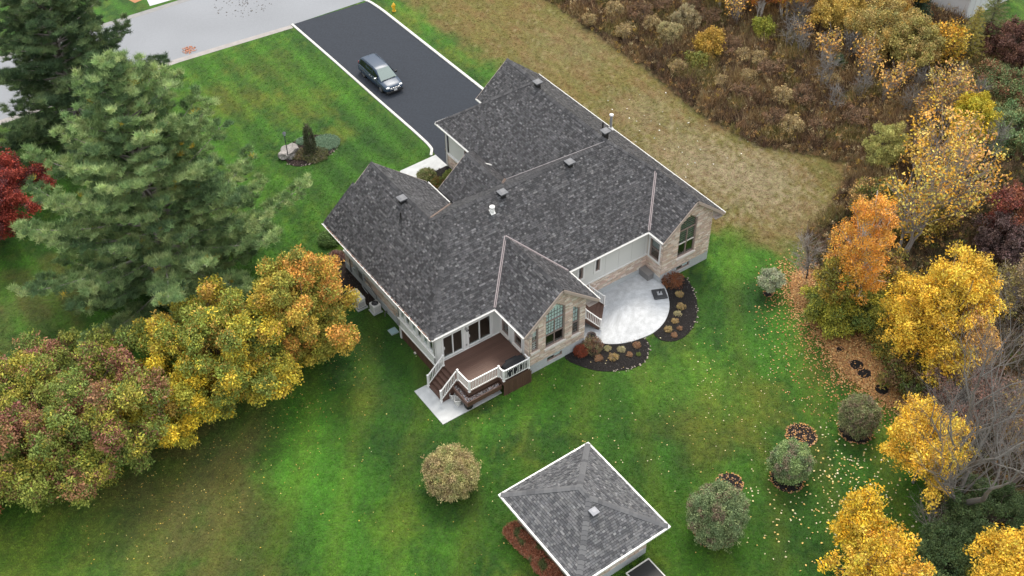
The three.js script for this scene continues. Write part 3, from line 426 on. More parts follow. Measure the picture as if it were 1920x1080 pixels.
{ // garage side wall beside the walk
  const fr = wallFrame(14.05, 0, Z, mX), h = rectPts(-17.35, -16.3, 1.2, 3.2);
  wall(fr, [[-19.85, 0], [-10.6, 0], [-10.6, 4.1], [-19.85, 4.1]], [h], mSiding);
  win(fr, h, { trim: 0.16, frame: mFrameBr, blinds: [[-16.9, -16.3, 1.25, 3.15]] });
  const w = part('brick_base', bx(13.98, 14.05, 0, 1.3, -19.85, -10.6), mMortar, house); bricks(fr, [[-19.85, 0.3], [-10.6, 0.3], [-10.6, 1.3], [-19.85, 1.3]], [], w, rng(304)); w.children[0].position.x -= 0.07;
  part('ledge', bx(13.9, 14.05, 1.3, 1.38, -19.85, -10.6), mFrameWh, house);
  part('downspout', [bx(13.9, 13.99, 0.2, 3.9, -19.98, -19.88), bx(13.85, 13.95, 1.55, 1.75, -20.02, -19.86)], M(C(0.12, 0.1, 0.09), 0.6), house);
  part('downspout', bx(13.86, 13.95, 0.1, 4.0, -19.84, -19.76), mFrameWh, house);
  // entrance wall and front of the left wing
  wall(wallFrame(0, -12.9, X, mZ), [[9.4, 0], [14.05, 0], [14.05, 4.3], [x4, 5.9], [9.4, 4.0]], [rectPts(10.6, 11.6, 0.3, 2.4)], mSiding);
  const dr = part('front_door', bx(10.6, 11.6, 0.3, 2.4, -12.86, -12.82), M(C(0.1, 0.05, 0.035), 0.5), house); part('handle', bx(10.68, 10.73, 1.25, 1.4, -12.92, -12.86), M(C(0.4, 0.36, 0.3), 0.4), dr);
  wall(wallFrame(0, -13.85, X, mZ), [[1.05, 0], [7.9, 0], [7.9, slope(PL.E3, 0)(7.9)], [x3, slope(PL.E3, 0)(x3)], [1.05, slope(PL.W, 0)(1.05)]], [], mMortar);
  wall(wallFrame(7.9, 0, Z, X), [[-13.85, 0], [-10.6, 0], [-10.6, 4.3], [-13.85, 4.3]], [], mSiding);
  wall(wallFrame(9.4, 0, Z, mX), [[-12.9, 0], [-10.6, 0], [-10.6, 4.0], [-12.9, 4.0]], [], mSiding); wall(wallFrame(0, -10.6, X, mZ), [[7.9, 0], [9.4, 0], [9.4, 4.1], [7.9, 4.1]], [], mSiding);
}
{ // utility wall on the lawn side
  const fr = wallFrame(1.05, 0, Z, mX), h = rectPts(-7.75, -7.25, 2.6, 3.3);
  wall(fr, [[-13.85, 1.7], [-5.1, 1.7], [-5.1, 4.4], [-13.85, 4.4]], [h], mSiding); win(fr, h, { trim: 0.1, fw: 0.06 });
  const w = wall(fr, [[-13.85, 0], [-5.1, 0], [-5.1, 1.7], [-13.85, 1.7]], [], mMortar, 'brick_base'); bricks(fr, [[-13.85, 0.62], [-5.1, 0.62], [-5.1, 1.66], [-13.85, 1.66]], [], w, rng(305));
  part('foundation', bx(0.95, 1.05, 0, 0.62, -13.85, -5.1), mFound, house); part('ledge', bx(0.9, 1.05, 1.66, 1.76, -13.85, -5.2), mFrameWh, house);
  const mUtil = M(C(0.36, 0.38, 0.39), 0.6), mDk = M(C(0.1, 0.1, 0.105), 0.6);
  const box = part('electric_panel', rb(0.78, 1.0, 0.9, 1.75, -11.4, -10.75, 0.03), mUtil, house); part('meter', [cyl(0.11, 0.11, 0.12, 14).rotateZ(Math.PI / 2).translate(0.78, 1.4, -12.0), bx(0.82, 1.0, 0.85, 1.7, -12.2, -11.8)], mUtil, house); part('cover', bx(0.765, 0.78, 1.0, 1.65, -11.35, -10.8), mDk, box);
  const pipe = (pts, r, m = mUtil) => part('conduit', new THREE.TubeGeometry(new THREE.CatmullRomCurve3(pts.map((p) => V(...p)), false, 'catmullrom', 0.1), 40, r, 7), m, house);
  pipe([[0.85, 0.9, -11.2], [0.85, 0.2, -11.2], [0.82, 0.15, -10.9], [0.8, 0.12, -10.3]], 0.03); pipe([[0.85, 1.3, -10.75], [0.85, 1.3, -10], [0.86, 0.95, -9.6], [0.86, 0.9, -9.1], [0.8, 0.6, -8.9]], 0.025, mDk); pipe([[0.86, 1.7, -12.5], [0.86, 1.7, -11.5], [0.87, 1.2, -11.3], [0.87, 0.6, -10.6], [0.87, 0.55, -9.2]], 0.028); pipe([[0.9, 1.5, -12.9], [0.9, 0.3, -12.9]], 0.04, mDk);
  pipe([[0.85, 0.3, -7.6], [0.8, 0.5, -7.6], [0.62, 0.5, -7.5], [0.58, 0.15, -7.5]], 0.035, mDk); pipe([[0.9, 1.2, -6.3], [0.9, 0.1, -6.3]], 0.035, mUtil);
}
// wooden floors inside
part('floor', [bx(1.2, 23.3, 0.9, 1.0, -13.7, -0.7), bx(14.2, 23.3, 0.02, 0.1, -19.7, -13.7), bx(5.9, 10.2, 0.9, 1.0, -0.7, 2.7), bx(19, 23.2, 0.9, 1.0, -0.7, 1.0), bx(0.65, 5.6, 1.0, 1.1, -5.0, -0.7)], mFloorIn, house);
// soffits under the wide eaves
part('soffit', [bx(5.02, 5.72, 4.02, 4.05, 0.1, 3.3), bx(10.34, 11.1, 4.02, 4.05, 0.1, 3.3), bx(18.4, 18.8, 4.02, 4.05, 0.1, 1.55), bx(23.42, 24.18, 4.02, 4.05, -20, 1.55), bx(0.05, 1.05, 4.05, 4.08, -14.2, -5.2), bx(0.05, 0.45, 4.05, 4.08, -5.2, 0), bx(0.45, 5.0, 4.05, 4.08, -0.45, -0.02), bx(11.14, 18.38, 4.05, 4.08, -0.45, -0.02), bx(13.36, 14.05, 4.02, 4.05, -20.2, -14.9)], mSoffitLight, house);
for (const [fn, x0, x1, z] of [[PL.DW, xG0, 5.72, 2.95], [PL.DE, 10.34, xG1, 2.95], [PL.BW, xB0, 18.8, 1.22], [PL.E, 23.42, xE, 1.22]]) { const s = new THREE.Shape([[x0, 4.05], [x1, 4.05], [x1, fn(x1, 0) - 0.2], [x0, fn(x0, 0) - 0.2]].map((p) => new THREE.Vector2(...p))); part('eave_return', new THREE.ExtrudeGeometry(s, { depth: 0.05, bevelEnabled: false }).translate(0, 0, z), mSoffit, house); }
// roof fittings
const mVent = M(C(0.085, 0.085, 0.095), 0.7), mVentTop = M(C(0.13, 0.135, 0.15), 0.55), mBlack = M(C(0.012, 0.012, 0.013), 0.6), mGalv = M(C(0.45, 0.46, 0.47), 0.4, { metalness: 0.5 });
function vent(px, py, fn, parent = roof, s = 1) {
  const p = onSlope(px, py, fn), o = new THREE.Group(); o.name = 'roof_vent'; o.position.set(p.x, p.y, p.z); parent.add(o);
  part('vent_body', bx(-0.17 * s, 0.17 * s, -0.35, 0.26, -0.17 * s, 0.17 * s), mBlack, o); part('vent_neck', bx(-0.22 * s, 0.22 * s, 0.16, 0.3, -0.22 * s, 0.22 * s), mVent, o);
  const cap = new THREE.CylinderGeometry(0.2 * s, 0.42 * s, 0.1, 4).rotateY(Math.PI / 4).translate(0, 0.4, 0); part('vent_cap', [rb(-0.31 * s, 0.31 * s, 0.28, 0.36, -0.31 * s, 0.31 * s, 0.02), cap], mVentTop, o);
}
vent(1008, 160, PL.GW); vent(1135, 252, PL.GW); vent(1068, 310, PL.S); vent(942, 367, PL.S); vent(754, 378, PL.W);
{
  const p = onSlope(923, 398, PL.S), w = M(C(0.75, 0.75, 0.74), 0.5), o = new THREE.Group(); o.name = 'furnace_flue'; o.position.copy(p); roof.add(o);
  part('base_plate', new THREE.BoxGeometry(0.36, 0.02, 0.42).rotateX(Math.atan(t)).translate(0, 0.05, 0), w, o); part('pipe', cyl(0.12, 0.12, 0.5, 14).translate(0, -0.1, 0), w, o); part('collar', cyl(0.17, 0.14, 0.08, 14).translate(0, 0.18, 0), w, o); part('cap', [cyl(0.19, 0.19, 0.1, 16).translate(0, 0.4, 0), cyl(0.19, 0.05, 0.08, 16).translate(0, 0.5, 0)], w, o);
  const q = onSlope(752, 412, PL.W); part('plumbing_stack', [cyl(0.06, 0.05, 0.72, 10).translate(q.x, q.y - 0.05, q.z), new THREE.CylinderGeometry(0.06, 0.16, 0.12, 10).translate(q.x, q.y + 0.06, q.z)], mBlack, roof);
  const k = onSlope(1145, 242, PL.E), f = new THREE.Group(); f.name = 'metal_chimney'; f.position.copy(k); roof.add(f); part('pipe', cyl(0.11, 0.11, 1.5, 12).translate(0, -0.2, 0), mGalv, f); part('cap', [cyl(0.17, 0.17, 0.12, 12).translate(0, 1.26, 0), cyl(0.17, 0.03, 0.08, 12).translate(0, 1.38, 0)], M(C(0.7, 0.7, 0.7), 0.4), f); part('flashing', cyl(0.26, 0.12, 0.22, 12), w, f);
  const s = onSlope(1130, 241, PL.E); part('plumbing_stack', cyl(0.055, 0.055, 0.65, 10).translate(s.x, s.y - 0.05, s.z), mBlack, roof);
}
// leaves caught in the gutter along the lawn side
{ const R = rng(91), it = []; for (let i = 0; i < 420; i++) { const z = -14 + R() * 14, s = 0.04 + R() * 0.05; it.push([V(-0.08 + R() * 0.1, yE - 0.06 + R() * 0.04, z), randQ(R), V(s, 0.004, s), vary(C(0.3, 0.13, 0.07), R, 0.4)]); } instanced('gutter_leaves', unitBox, M(C(1, 1, 1), 0.9), it, house); }

// ---------------------------------------------------------------- deck with stairs, railings and planter
const deck = thing('deck', 'brown board deck with white railings and stairs down to the concrete pad', 'deck');
const mBoards = [0, 1, 2, 3].map((i) => M(C(0.105 + i * 0.007, 0.055 + i * 0.004, 0.04 + i * 0.003), 0.6, { map: grain(2, 50, 0.82, 1, 40 + i) })), mRail = M(C(0.74, 0.74, 0.735), 0.45), yDk = 1.4;
{
  const R = rng(61);
  for (let z = -0.36, i = 0; z < 3.5; z += 0.145, i++) { const x0 = z > 2.9 ? 3.2 : 0.82, x1 = z > 2.8 ? 5.3 : 5.64; part('deck_board', bx(x0, x1, yDk - 0.03, yDk, z, z + 0.139), mBoards[Math.floor(R() * 4)], deck); }
  part('joists', [bx(0.86, 5.6, 1.2, 1.36, 0.2, 0.26), bx(0.86, 5.6, 1.2, 1.36, 1.5, 1.56), bx(0.86, 5.3, 1.2, 1.36, 2.8, 2.86)], mBoards[0], deck);
  for (const [x, z] of [[0.95, 0.1], [0.95, 1.5], [0.95, 2.75], [3.3, 2.75], [5.4, 2.7]]) part('support_post', bx(x - 0.07, x + 0.07, 0, 1.36, z - 0.07, z + 0.07), mBoards[0], deck);
  part('rim_board', [bx(0.78, 0.82, 1.1, 1.4, 1.6, 2.93), bx(0.78, 3.2, 1.1, 1.4, 2.93, 2.97), bx(3.16, 3.2, 1.1, 1.4, 2.97, 3.5), bx(3.16, 5.34, 1.1, 1.4, 3.5, 3.54)], mBoards[1], deck);
  for (let x = 3.2, i = 0; x < 5.45; x += 0.15, i++) part('skirt_board', bx(x + 0.004, x + 0.146, 0, 1.12, 3.5, 3.53), mBoards[Math.floor(R() * 4)], deck);
  for (let z = 2.95; z < 3.5; z += 0.15) part('skirt_board', bx(5.32, 5.35, 0, 1.12, z, z + 0.144), mBoards[Math.floor(R() * 4)], deck);
  for (let x = 0.95; x < 3.2; x += 0.15) part('skirt_board', bx(x, x + 0.146, 0.05, 1.12, 2.5, 2.53), mBoards[Math.floor(R() * 3)], deck);
  // stairs
  const n = 6, rise = yDk / (n + 0.0), run = 0.245, z0 = -0.05, z1 = 1.56, x0 = 0.82;
  for (let i = 1; i < n; i++) { const y = yDk - i * rise, xa = x0 - i * run; const tr = part('tread', bx(xa - 0.01, xa + run + 0.01, y - 0.035, y, z0, z1), mBoards[i % 4], deck); part('riser', bx(xa + run - 0.02, xa + run, y, y + rise - 0.036, z0 + 0.02, z1 - 0.02), mBoards[0], tr); }
  part('riser', bx(x0 - n * run + run - 0.02, x0 - n * run + run, 0.05, rise - 0.036, z0 + 0.02, z1 - 0.02), mBoards[0], deck);
  for (const z of [z0 - 0.03, z1 + 0.01]) { const s = new THREE.Shape([[x0, yDk - 0.02], [x0 - 5 * run - 0.03, rise - 0.02], [x0 - 5 * run - 0.03, 0.05], [x0 - 2.2 * run, 0.05], [x0, yDk - 0.6]].map((p) => new THREE.Vector2(...p))); part('stringer', new THREE.ExtrudeGeometry(s, { depth: 0.04, bevelEnabled: false }).translate(0, 0, z), mBoards[2], deck); }
  const rail = (a, b, posts = [1, 1], skirt = 0) => { // a and b at deck level, railing 0.95 m
    const g = new THREE.Group(); g.name = 'railing'; deck.add(g); const H = 0.93, up = (p, h) => p.clone().setY(p.y + h), d = b.clone().sub(a), L = Math.hypot(d.x, d.z), n = Math.round(L / 0.125), dir = V(d.x, 0, d.z).normalize();
    part('top_rail', bar(up(a, H), up(b, H), 0.085, 0.05), mRail, g); part('bottom_rail', bar(up(a, 0.11), up(b, 0.11), 0.06, 0.05), mRail, g);
    for (let i = 1; i < n; i++) { const p = a.clone().lerp(b, i / n); const o = part('baluster', balG, mRail, g); o.position.set(p.x, p.y + 0.52, p.z); o.rotation.y = Math.atan2(dir.x, dir.z); }
    [a, b].forEach((p, i) => { if (posts[i]) { const o = part('post', bx(p.x - 0.05, p.x + 0.05, p.y - (posts[i] === 2 ? 0.2 : 0.02), p.y + H + 0.07, p.z - 0.05, p.z + 0.05), mRail, g); part('post_cap', [bx(p.x - 0.065, p.x + 0.065, p.y + H + 0.07, p.y + H + 0.1, p.z - 0.065, p.z + 0.065), bx(p.x - 0.075, p.x + 0.075, p.y - 0.01, p.y + 0.05, p.z - 0.075, p.z + 0.075)], mRail, o); } });
  };
  const balG = new THREE.BoxGeometry(0.036, 0.8, 0.036);
  const A = V(0.86, yDk, 1.6), B = V(0.9, yDk, 2.9), Cc = V(3.22, yDk, 2.92), D = V(3.24, yDk, 3.45), E_ = V(5.26, yDk, 3.47), F_ = V(5.28, yDk, 2.98);
  rail(A, B, [1, 1]); rail(B, Cc, [0, 1]); rail(Cc, D, [0, 1]); rail(D, E_, [0, 1]); rail(E_, F_, [0, 0]);
  rail(V(0.8, yDk, -0.06), V(-0.46, rise * 0.95, -0.06), [1, 2]); rail(V(0.76, yDk, 1.6), V(-0.5, rise * 0.95, 1.6), [0, 2]);
  // planter wrapped round the corner
  const pl = new THREE.Group(); pl.name = 'planter'; deck.add(pl);
  const mPl = mBoards[3]; for (const q of [[0.42, 0.78, 0.62, 0.66, 1.3, 3.36], [0.78, 3.16, 0.62, 0.66, 3.0, 3.36]]) part('planter_floor', bx(...q), mPl, pl);
  for (const q of [[0.42, 0.46, 0.66, 1.0, 1.3, 3.36], [0.46, 3.16, 0.66, 1.0, 3.32, 3.36], [0.74, 0.78, 0.66, 1.0, 1.3, 3.0], [0.78, 3.16, 0.66, 1.0, 2.98, 3.02], [0.46, 0.74, 0.66, 1.0, 1.3, 1.34], [3.12, 3.16, 0.66, 1.0, 3.02, 3.32]]) part('planter_side', bx(...q), mPl, pl);
  part('planter_rim', [bx(0.4, 0.48, 1.0, 1.03, 1.28, 3.38), bx(0.48, 3.16, 1.0, 1.03, 3.3, 3.38)], mBoards[2], pl);
  part('planter_soil', [bx(0.46, 0.74, 0.8, 0.93, 1.34, 3.32), bx(0.74, 3.12, 0.8, 0.93, 3.02, 3.32)], mMulch, pl);
  const it = [], R2 = rng(62); for (let i = 0; i < 900; i++) { const k = R2() < 0.42, x = k ? 0.47 + R2() * 0.26 : 0.75 + R2() * 2.3, z = k ? 1.36 + R2() * 1.94 : 3.03 + R2() * 0.28, s = 0.03 + R2() * 0.05; it.push([V(x, 0.94 + R2() * 0.08, z), randQ(R2), V(s, 0.012, s * 0.8), vary([C(0.34, 0.33, 0.35), C(0.2, 0.12, 0.1), C(0.12, 0.1, 0.1), C(0.45, 0.44, 0.44)][Math.floor(R2() * 4)], R2, 0.3)]); } instanced('dried_plants', unitBox, M(C(1, 1, 1), 0.9), it, pl);
}
{ // corner stairs down to the patio
  const o = thing('patio_steps', 'brown wooden steps with white handrails leading onto the patio', 'steps'), dir = V(1, 0, 1).normalize(), sd = V(1, 0, -1).normalize(), base = V(13.05, 0, 1.62), W2 = 1.2, n = 5, rise = 0.92 / n, run = 0.28;
  for (let i = 0; i < n - 1; i++) { const y = 0.08 + rise * (i + 1), c = base.clone().addScaledVector(dir, -run * (i + 0.5)); part('tread', bar(c.clone().addScaledVector(sd, -W2).setY(y - 0.02), c.clone().addScaledVector(sd, W2).setY(y - 0.02), run + 0.03, 0.04), mBoards[i % 4], o); const q = base.clone().addScaledVector(dir, -run * i - 0.02); part('riser', bar(q.clone().addScaledVector(sd, -W2).setY(y - rise / 2 - 0.02), q.clone().addScaledVector(sd, W2).setY(y - rise / 2 - 0.02), 0.03, rise - 0.04), mBoards[0], o); }
  const top = base.clone().addScaledVector(dir, -run * (n - 1)), a = top.clone().addScaledVector(sd, -W2), b = top.clone().addScaledVector(sd, W2);
  const land = [[a.x, a.z], [b.x, b.z], [b.x, -0.36], [10.42, -0.36], [10.42, a.z]]; part('landing', slab(land, 0.96, 1.0), mBoards[1], o); part('landing_base', slab(land.map(([x, z]) => [x - 0.03, z - 0.03]), 0.1, 0.96), mBoards[0], o);
  for (const s of [-1, 1]) { const st = []; const p0 = base.clone().addScaledVector(sd, s * W2), p1 = top.clone().addScaledVector(sd, s * W2); part('stringer', bar(p0.clone().setY(0.12), p1.clone().setY(0.85), 0.05, 0.26), mBoards[2], o);
    const g = new THREE.Group(); g.name = 'handrail'; o.add(g); const q0 = p0.clone().setY(0.2), q1 = p1.clone().setY(1.02); part('top_rail', bar(q0.clone().setY(1.06), q1.clone().setY(1.92), 0.08, 0.05), mRail, g); part('bottom_rail', bar(q0.clone().setY(0.3), q1.clone().setY(1.16), 0.06, 0.05), mRail, g); for (let i = 1; i < 9; i++) { const p = q0.clone().lerp(q1, i / 9); part('baluster', bx(p.x - 0.018, p.x + 0.018, p.y + 0.1, p.y + 0.86, p.z - 0.018, p.z + 0.018), mRail, g); } part('post', [bx(p0.x - 0.05, p0.x + 0.05, 0.08, 1.14, p0.z - 0.05, p0.z + 0.05), bx(p0.x - 0.07, p0.x + 0.07, 0.08, 0.18, p0.z - 0.07, p0.z + 0.07)], mRail, g); part('post', bx(p1.x - 0.05, p1.x + 0.05, 1.0, 2.0, p1.z - 0.05, p1.z + 0.05), mRail, g); }
}

// ---------------------------------------------------------------- garden shed
{
  const x0 = -2.624, x1 = 3.862, z0 = 11.489, z1 = 18.846, yS = 2.6, rise = 1.75, cx = (x0 + x1) / 2, hwS = (x1 - x0) / 2, tS = rise / hwS, za = z0 + hwS, zb = z1 - hwS, top = yS + rise;
  const shed = thing('garden_shed', 'square brick garden shed with grey shingled hip roof and white gutters', 'shed');
  const F = { w: (x) => yS + tS * (x - x0), e: (x) => yS + tS * (x1 - x), n: (x, z) => yS + tS * (z - z0), s: (x, z) => yS + tS * (z1 - z) };
  const rf = new THREE.Group(); rf.name = 'roof'; shed.add(rf);
  const lists = [];
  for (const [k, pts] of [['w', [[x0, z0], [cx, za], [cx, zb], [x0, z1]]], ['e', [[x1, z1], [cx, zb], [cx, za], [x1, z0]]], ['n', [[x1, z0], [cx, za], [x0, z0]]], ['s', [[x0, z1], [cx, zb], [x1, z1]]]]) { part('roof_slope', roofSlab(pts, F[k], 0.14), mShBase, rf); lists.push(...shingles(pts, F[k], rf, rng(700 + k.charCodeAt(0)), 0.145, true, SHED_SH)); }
  // the tabs that show largest are pieces of their own, the rest one mass
  const score = (it) => it[2].x; const order = lists.map((it, i) => [score(it), i]).sort((a, b) => b[0] - a[0]), own = new Set(order.slice(0, 280).map((o) => o[1]));
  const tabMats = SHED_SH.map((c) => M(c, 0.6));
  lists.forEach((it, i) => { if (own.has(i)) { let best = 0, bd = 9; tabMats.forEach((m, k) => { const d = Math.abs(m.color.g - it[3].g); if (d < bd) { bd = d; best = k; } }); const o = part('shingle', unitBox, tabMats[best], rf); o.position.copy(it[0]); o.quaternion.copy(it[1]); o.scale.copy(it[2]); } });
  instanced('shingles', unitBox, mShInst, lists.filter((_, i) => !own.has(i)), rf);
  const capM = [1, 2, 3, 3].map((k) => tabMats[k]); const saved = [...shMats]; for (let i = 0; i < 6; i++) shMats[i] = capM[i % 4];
  const tip = (z) => V(cx, top, z);
  caps(V(x0, yS, z0), tip(za), F.w, F.n, rf, 'hip_cap', 0.27, 0.18, 0.03); caps(V(x1, yS, z0), tip(za), F.e, F.n, rf, 'hip_cap', 0.27, 0.18, 0.03); caps(V(x0, yS, z1), tip(zb), F.w, F.s, rf, 'hip_cap', 0.27, 0.18, 0.03); caps(V(x1, yS, z1), tip(zb), F.e, F.s, rf, 'hip_cap', 0.27, 0.18, 0.03); caps(tip(za), tip(zb), F.w, F.e, rf, 'ridge_cap', 0.27, 0.18, 0.03);
  saved.forEach((m, i) => { shMats[i] = m; });
  { const p = at(1114, 957, top - 0.1), o = new THREE.Group(); o.name = 'roof_vent'; o.position.set(p.x, F.w(p.x) > F.s(0, p.z) ? F.s(0, p.z) : Math.min(F.w(p.x), F.e(p.x)), p.z); rf.add(o); part('vent_body', bx(-0.17, 0.17, -0.3, 0.22, -0.17, 0.17), mVent, o); part('vent_cap', [rb(-0.24, 0.24, 0.2, 0.28, -0.24, 0.24, 0.02), new THREE.CylinderGeometry(0.15, 0.3, 0.06, 4).rotateY(Math.PI / 4).translate(0, 0.31, 0)], M(C(0.27, 0.28, 0.31), 0.55), o); }
  const gut = (a, b) => { part('gutter', bar(a, b, 0.12, 0.12), mWhite, shed); };
  gut(V(x0 - 0.05, yS - 0.06, z0 - 0.1), V(x0 - 0.05, yS - 0.06, z1 + 0.1)); gut(V(x1 + 0.05, yS - 0.06, z0 - 0.1), V(x1 + 0.05, yS - 0.06, z1 + 0.1)); gut(V(x0 + 0.01, yS - 0.06, z0 - 0.05), V(x1 - 0.01, yS - 0.06, z0 - 0.05)); gut(V(x0 + 0.01, yS - 0.06, z1 + 0.05), V(x1 - 0.01, yS - 0.06, z1 + 0.05));
  const w0 = -1.92, w1 = 2.92, v0 = 12.25, v1 = 18.2;
  part('wall', bx(w0, w1, 0, yS - 0.05, v0, v0 + 0.15), mSiding, shed); part('wall', bx(w0, w0 + 0.15, 0, yS - 0.05, v0 + 0.15, v1 - 0.15), M(C(0.55, 0.5, 0.45), 0.8), shed); part('wall', bx(w1 - 0.15, w1, 0, yS - 0.05, v0 + 0.15, v1 - 0.15), mSiding, shed);
  const bw = part('wall', bx(w0, w1, 0, yS - 0.05, v1 - 0.15, v1), mMortar, shed), fr = wallFrame(0, v1, X, Z); bricks(fr, [[w0, 0.6], [w1, 0.6], [w1, yS - 0.1], [w0, yS - 0.1]], [], bw, rng(710)); part('foundation', bx(w0 - 0.02, w1 + 0.02, 0, 0.6, v1, v1 + 0.04), mFound, shed);
  const fw = wallFrame(w0, 0, Z, mX); const ww = shed.children.find((c) => c.name === 'wall'); bricks(fw, [[v0, 0.3], [v1, 0.3], [v1, 1.3], [v0, 1.3]], [], ww, rng(711));
  part('soffit', [bx(x0 + 0.05, w0, yS - 0.12, yS - 0.1, z0, z1), bx(w1, x1 - 0.05, yS - 0.12, yS - 0.1, z0, z1), bx(w0, w1, yS - 0.12, yS - 0.1, z0 + 0.05, v0), bx(w0, w1, yS - 0.12, yS - 0.1, v1, z1 - 0.05)], mSoffitLight, shed);
}
{ // black covered bin box behind the shed
  const p = at(1196, 1062, 0.5), o = thing('raised_planter', 'white rimmed black box on the lawn behind the garden shed', 'planter box', [p.x, 0, p.z + 0.75]);
  part('box', bx(-0.8, 0.8, 0, 0.5, -0.75, 0.75), mBlack, o); part('rim', [bx(-0.86, 0.86, 0.46, 0.54, -0.81, -0.74), bx(-0.86, 0.86, 0.46, 0.54, 0.74, 0.81), bx(-0.86, -0.79, 0.46, 0.54, -0.74, 0.74), bx(0.79, 0.86, 0.46, 0.54, -0.74, 0.74)], M(C(0.6, 0.59, 0.56), 0.7), o);
}
// ---------------------------------------------------------------- things on the deck and patio, equipment by the walls
{
  const mGr = M(C(0.01, 0.011, 0.013), 0.95), R = rng(63);
  const b = thing('barbecue', 'barbecue under a black fitted cover on the deck', 'barbecue', [4.3, yDk, 3.12]);
  const s = new THREE.Shape([[-0.3, 0], [0.3, 0], [0.32, 0.72], [0.24, 0.98], [0.06, 1.12], [-0.16, 1.06], [-0.3, 0.8]].map((q) => new THREE.Vector2(...q)));
  const g = new THREE.ExtrudeGeometry(s, { depth: 1.5, bevelEnabled: true, bevelSize: 0.06, bevelThickness: 0.08, bevelSegments: 2, steps: 10 }); const q = g.attributes.position; for (let i = 0; i < q.count; i++) { const z = q.getZ(i) - 0.75, k = 1 - 0.16 * Math.pow(Math.abs(z) / 0.8, 3), y = q.getY(i); q.setXYZ(i, q.getX(i) * (0.95 + 0.04 * Math.sin(z * 14 + y * 9)), y * (y > 0.6 ? k : 1), q.getZ(i) - 0.75); } g.computeVertexNormals(); g.rotateY(-Math.PI / 2);
  part('cover', g, mGr, b); part('handle_bulge', rb(-0.45, 0.45, 0.86, 0.98, -0.4, -0.26, 0.05), mGr, b);
  part('wheel', cyl(0.09, 0.09, 0.05, 12).rotateZ(Math.PI / 2).translate(0.6, 0.0, 0).translate(0, 0.09, 0.1), mBlack, b);
  for (const [x, z, lab] of [[0.35, 1.75, 'white plastic bin nearest the stairs under the deck planter'], [0.33, 2.35, 'white plastic bin next to the black sack under the planter']]) { const o = thing('storage_bin', lab, 'bin', [x, 0.05, z], 0.2, 'bins under the planter'); const L = new THREE.CylinderGeometry(0.3, 0.24, 0.5, 4, 1, true).rotateY(Math.PI / 4).translate(0, 0.27, 0); part('tub', L, new THREE.MeshStandardMaterial({ color: C(0.6, 0.6, 0.58), roughness: 0.6, side: THREE.DoubleSide }), o); part('base', new THREE.CylinderGeometry(0.245, 0.245, 0.03, 4).rotateY(Math.PI / 4).translate(0, 0.04, 0), mWhite, o); part('rim', new THREE.TorusGeometry(0.3, 0.02, 6, 4).rotateX(Math.PI / 2).rotateY(0).translate(0, 0.52, 0), mWhite, o); }
  const k = thing('black_sack', 'black sack standing on the pad at the planter corner', 'sack', [0.72, 0.05, 3.02]), kg = new THREE.SphereGeometry(0.3, 18, 14), kp = kg.attributes.position; for (let i = 0; i < kp.count; i++) { const v = V(kp.getX(i), kp.getY(i), kp.getZ(i)); const f = 1 + 0.12 * N3(v.x * 6, v.y * 5, v.z * 6); kp.setXYZ(i, v.x * f, Math.max(0, 0.3 + v.y * 1.05 * f), v.z * f); } kg.computeVertexNormals(); part('bag', kg, mBlack, k); part('knot', cyl(0.06, 0.03, 0.1, 8).translate(0, 0.58, 0), mBlack, k);
}
{ // storage box, umbrella stand, urn
  const o = thing('storage_box', 'grey lidded storage box on the patio against the brick wall', 'box', [18.42, 0.08, 0.05]), mB = M(C(0.17, 0.165, 0.165), 0.6), mL = M(C(0.21, 0.205, 0.205), 0.55);
  part('body', rb(-0.27, 0.27, 0, 0.5, -0.55, 0.55, 0.02), mB, o); part('lid', rb(-0.3, 0.3, 0.5, 0.58, -0.58, 0.58, 0.025), mL, o); for (let i = 0; i < 4; i++) part('slat', bx(-0.285, -0.272, 0.05 + i * 0.11, 0.14 + i * 0.11, -0.52, 0.52), mL, o); for (let i = 0; i < 4; i++) part('slat', bx(-0.24, 0.24, 0.05 + i * 0.11, 0.14 + i * 0.11, 0.552, 0.565), mL, o);
  const u = thing('umbrella_base', 'square black umbrella stand with no umbrella on the patio', 'umbrella stand', [17.92, 0.08, 2.2], -0.45), mU = M(C(0.035, 0.038, 0.043), 0.45);
  part('base', rb(-0.5, 0.5, 0, 0.14, -0.5, 0.5, 0.06, 3), mU, u); part('plate', rb(-0.18, 0.18, 0.14, 0.165, -0.18, 0.18, 0.01), M(C(0.4, 0.42, 0.45), 0.4, { metalness: 0.4 }), u); part('socket', cyl(0.045, 0.04, 0.42, 12).translate(0, 0.16, 0), mU, u); part('knob', cyl(0.02, 0.02, 0.07, 8).rotateZ(Math.PI / 2).translate(0.07, 0.5, 0), mU, u);
  const n = thing('urn_planter', 'dark brown urn planter at the foot of the patio steps', 'urn', [10.95, 0.08, 3.02]); part('pot', new THREE.LatheGeometry([[0.0, 0], [0.2, 0], [0.2, 0.06], [0.09, 0.14], [0.08, 0.26], [0.16, 0.36], [0.26, 0.5], [0.3, 0.64], [0.33, 0.66], [0.33, 0.7], [0.27, 0.7], [0.22, 0.6], [0, 0.58]].map((p) => new THREE.Vector2(...p)), 20), M(C(0.045, 0.032, 0.028), 0.55), n); part('soil', cyl(0.25, 0.25, 0.02, 16).translate(0, 0.6, 0), mMulch, n);
}
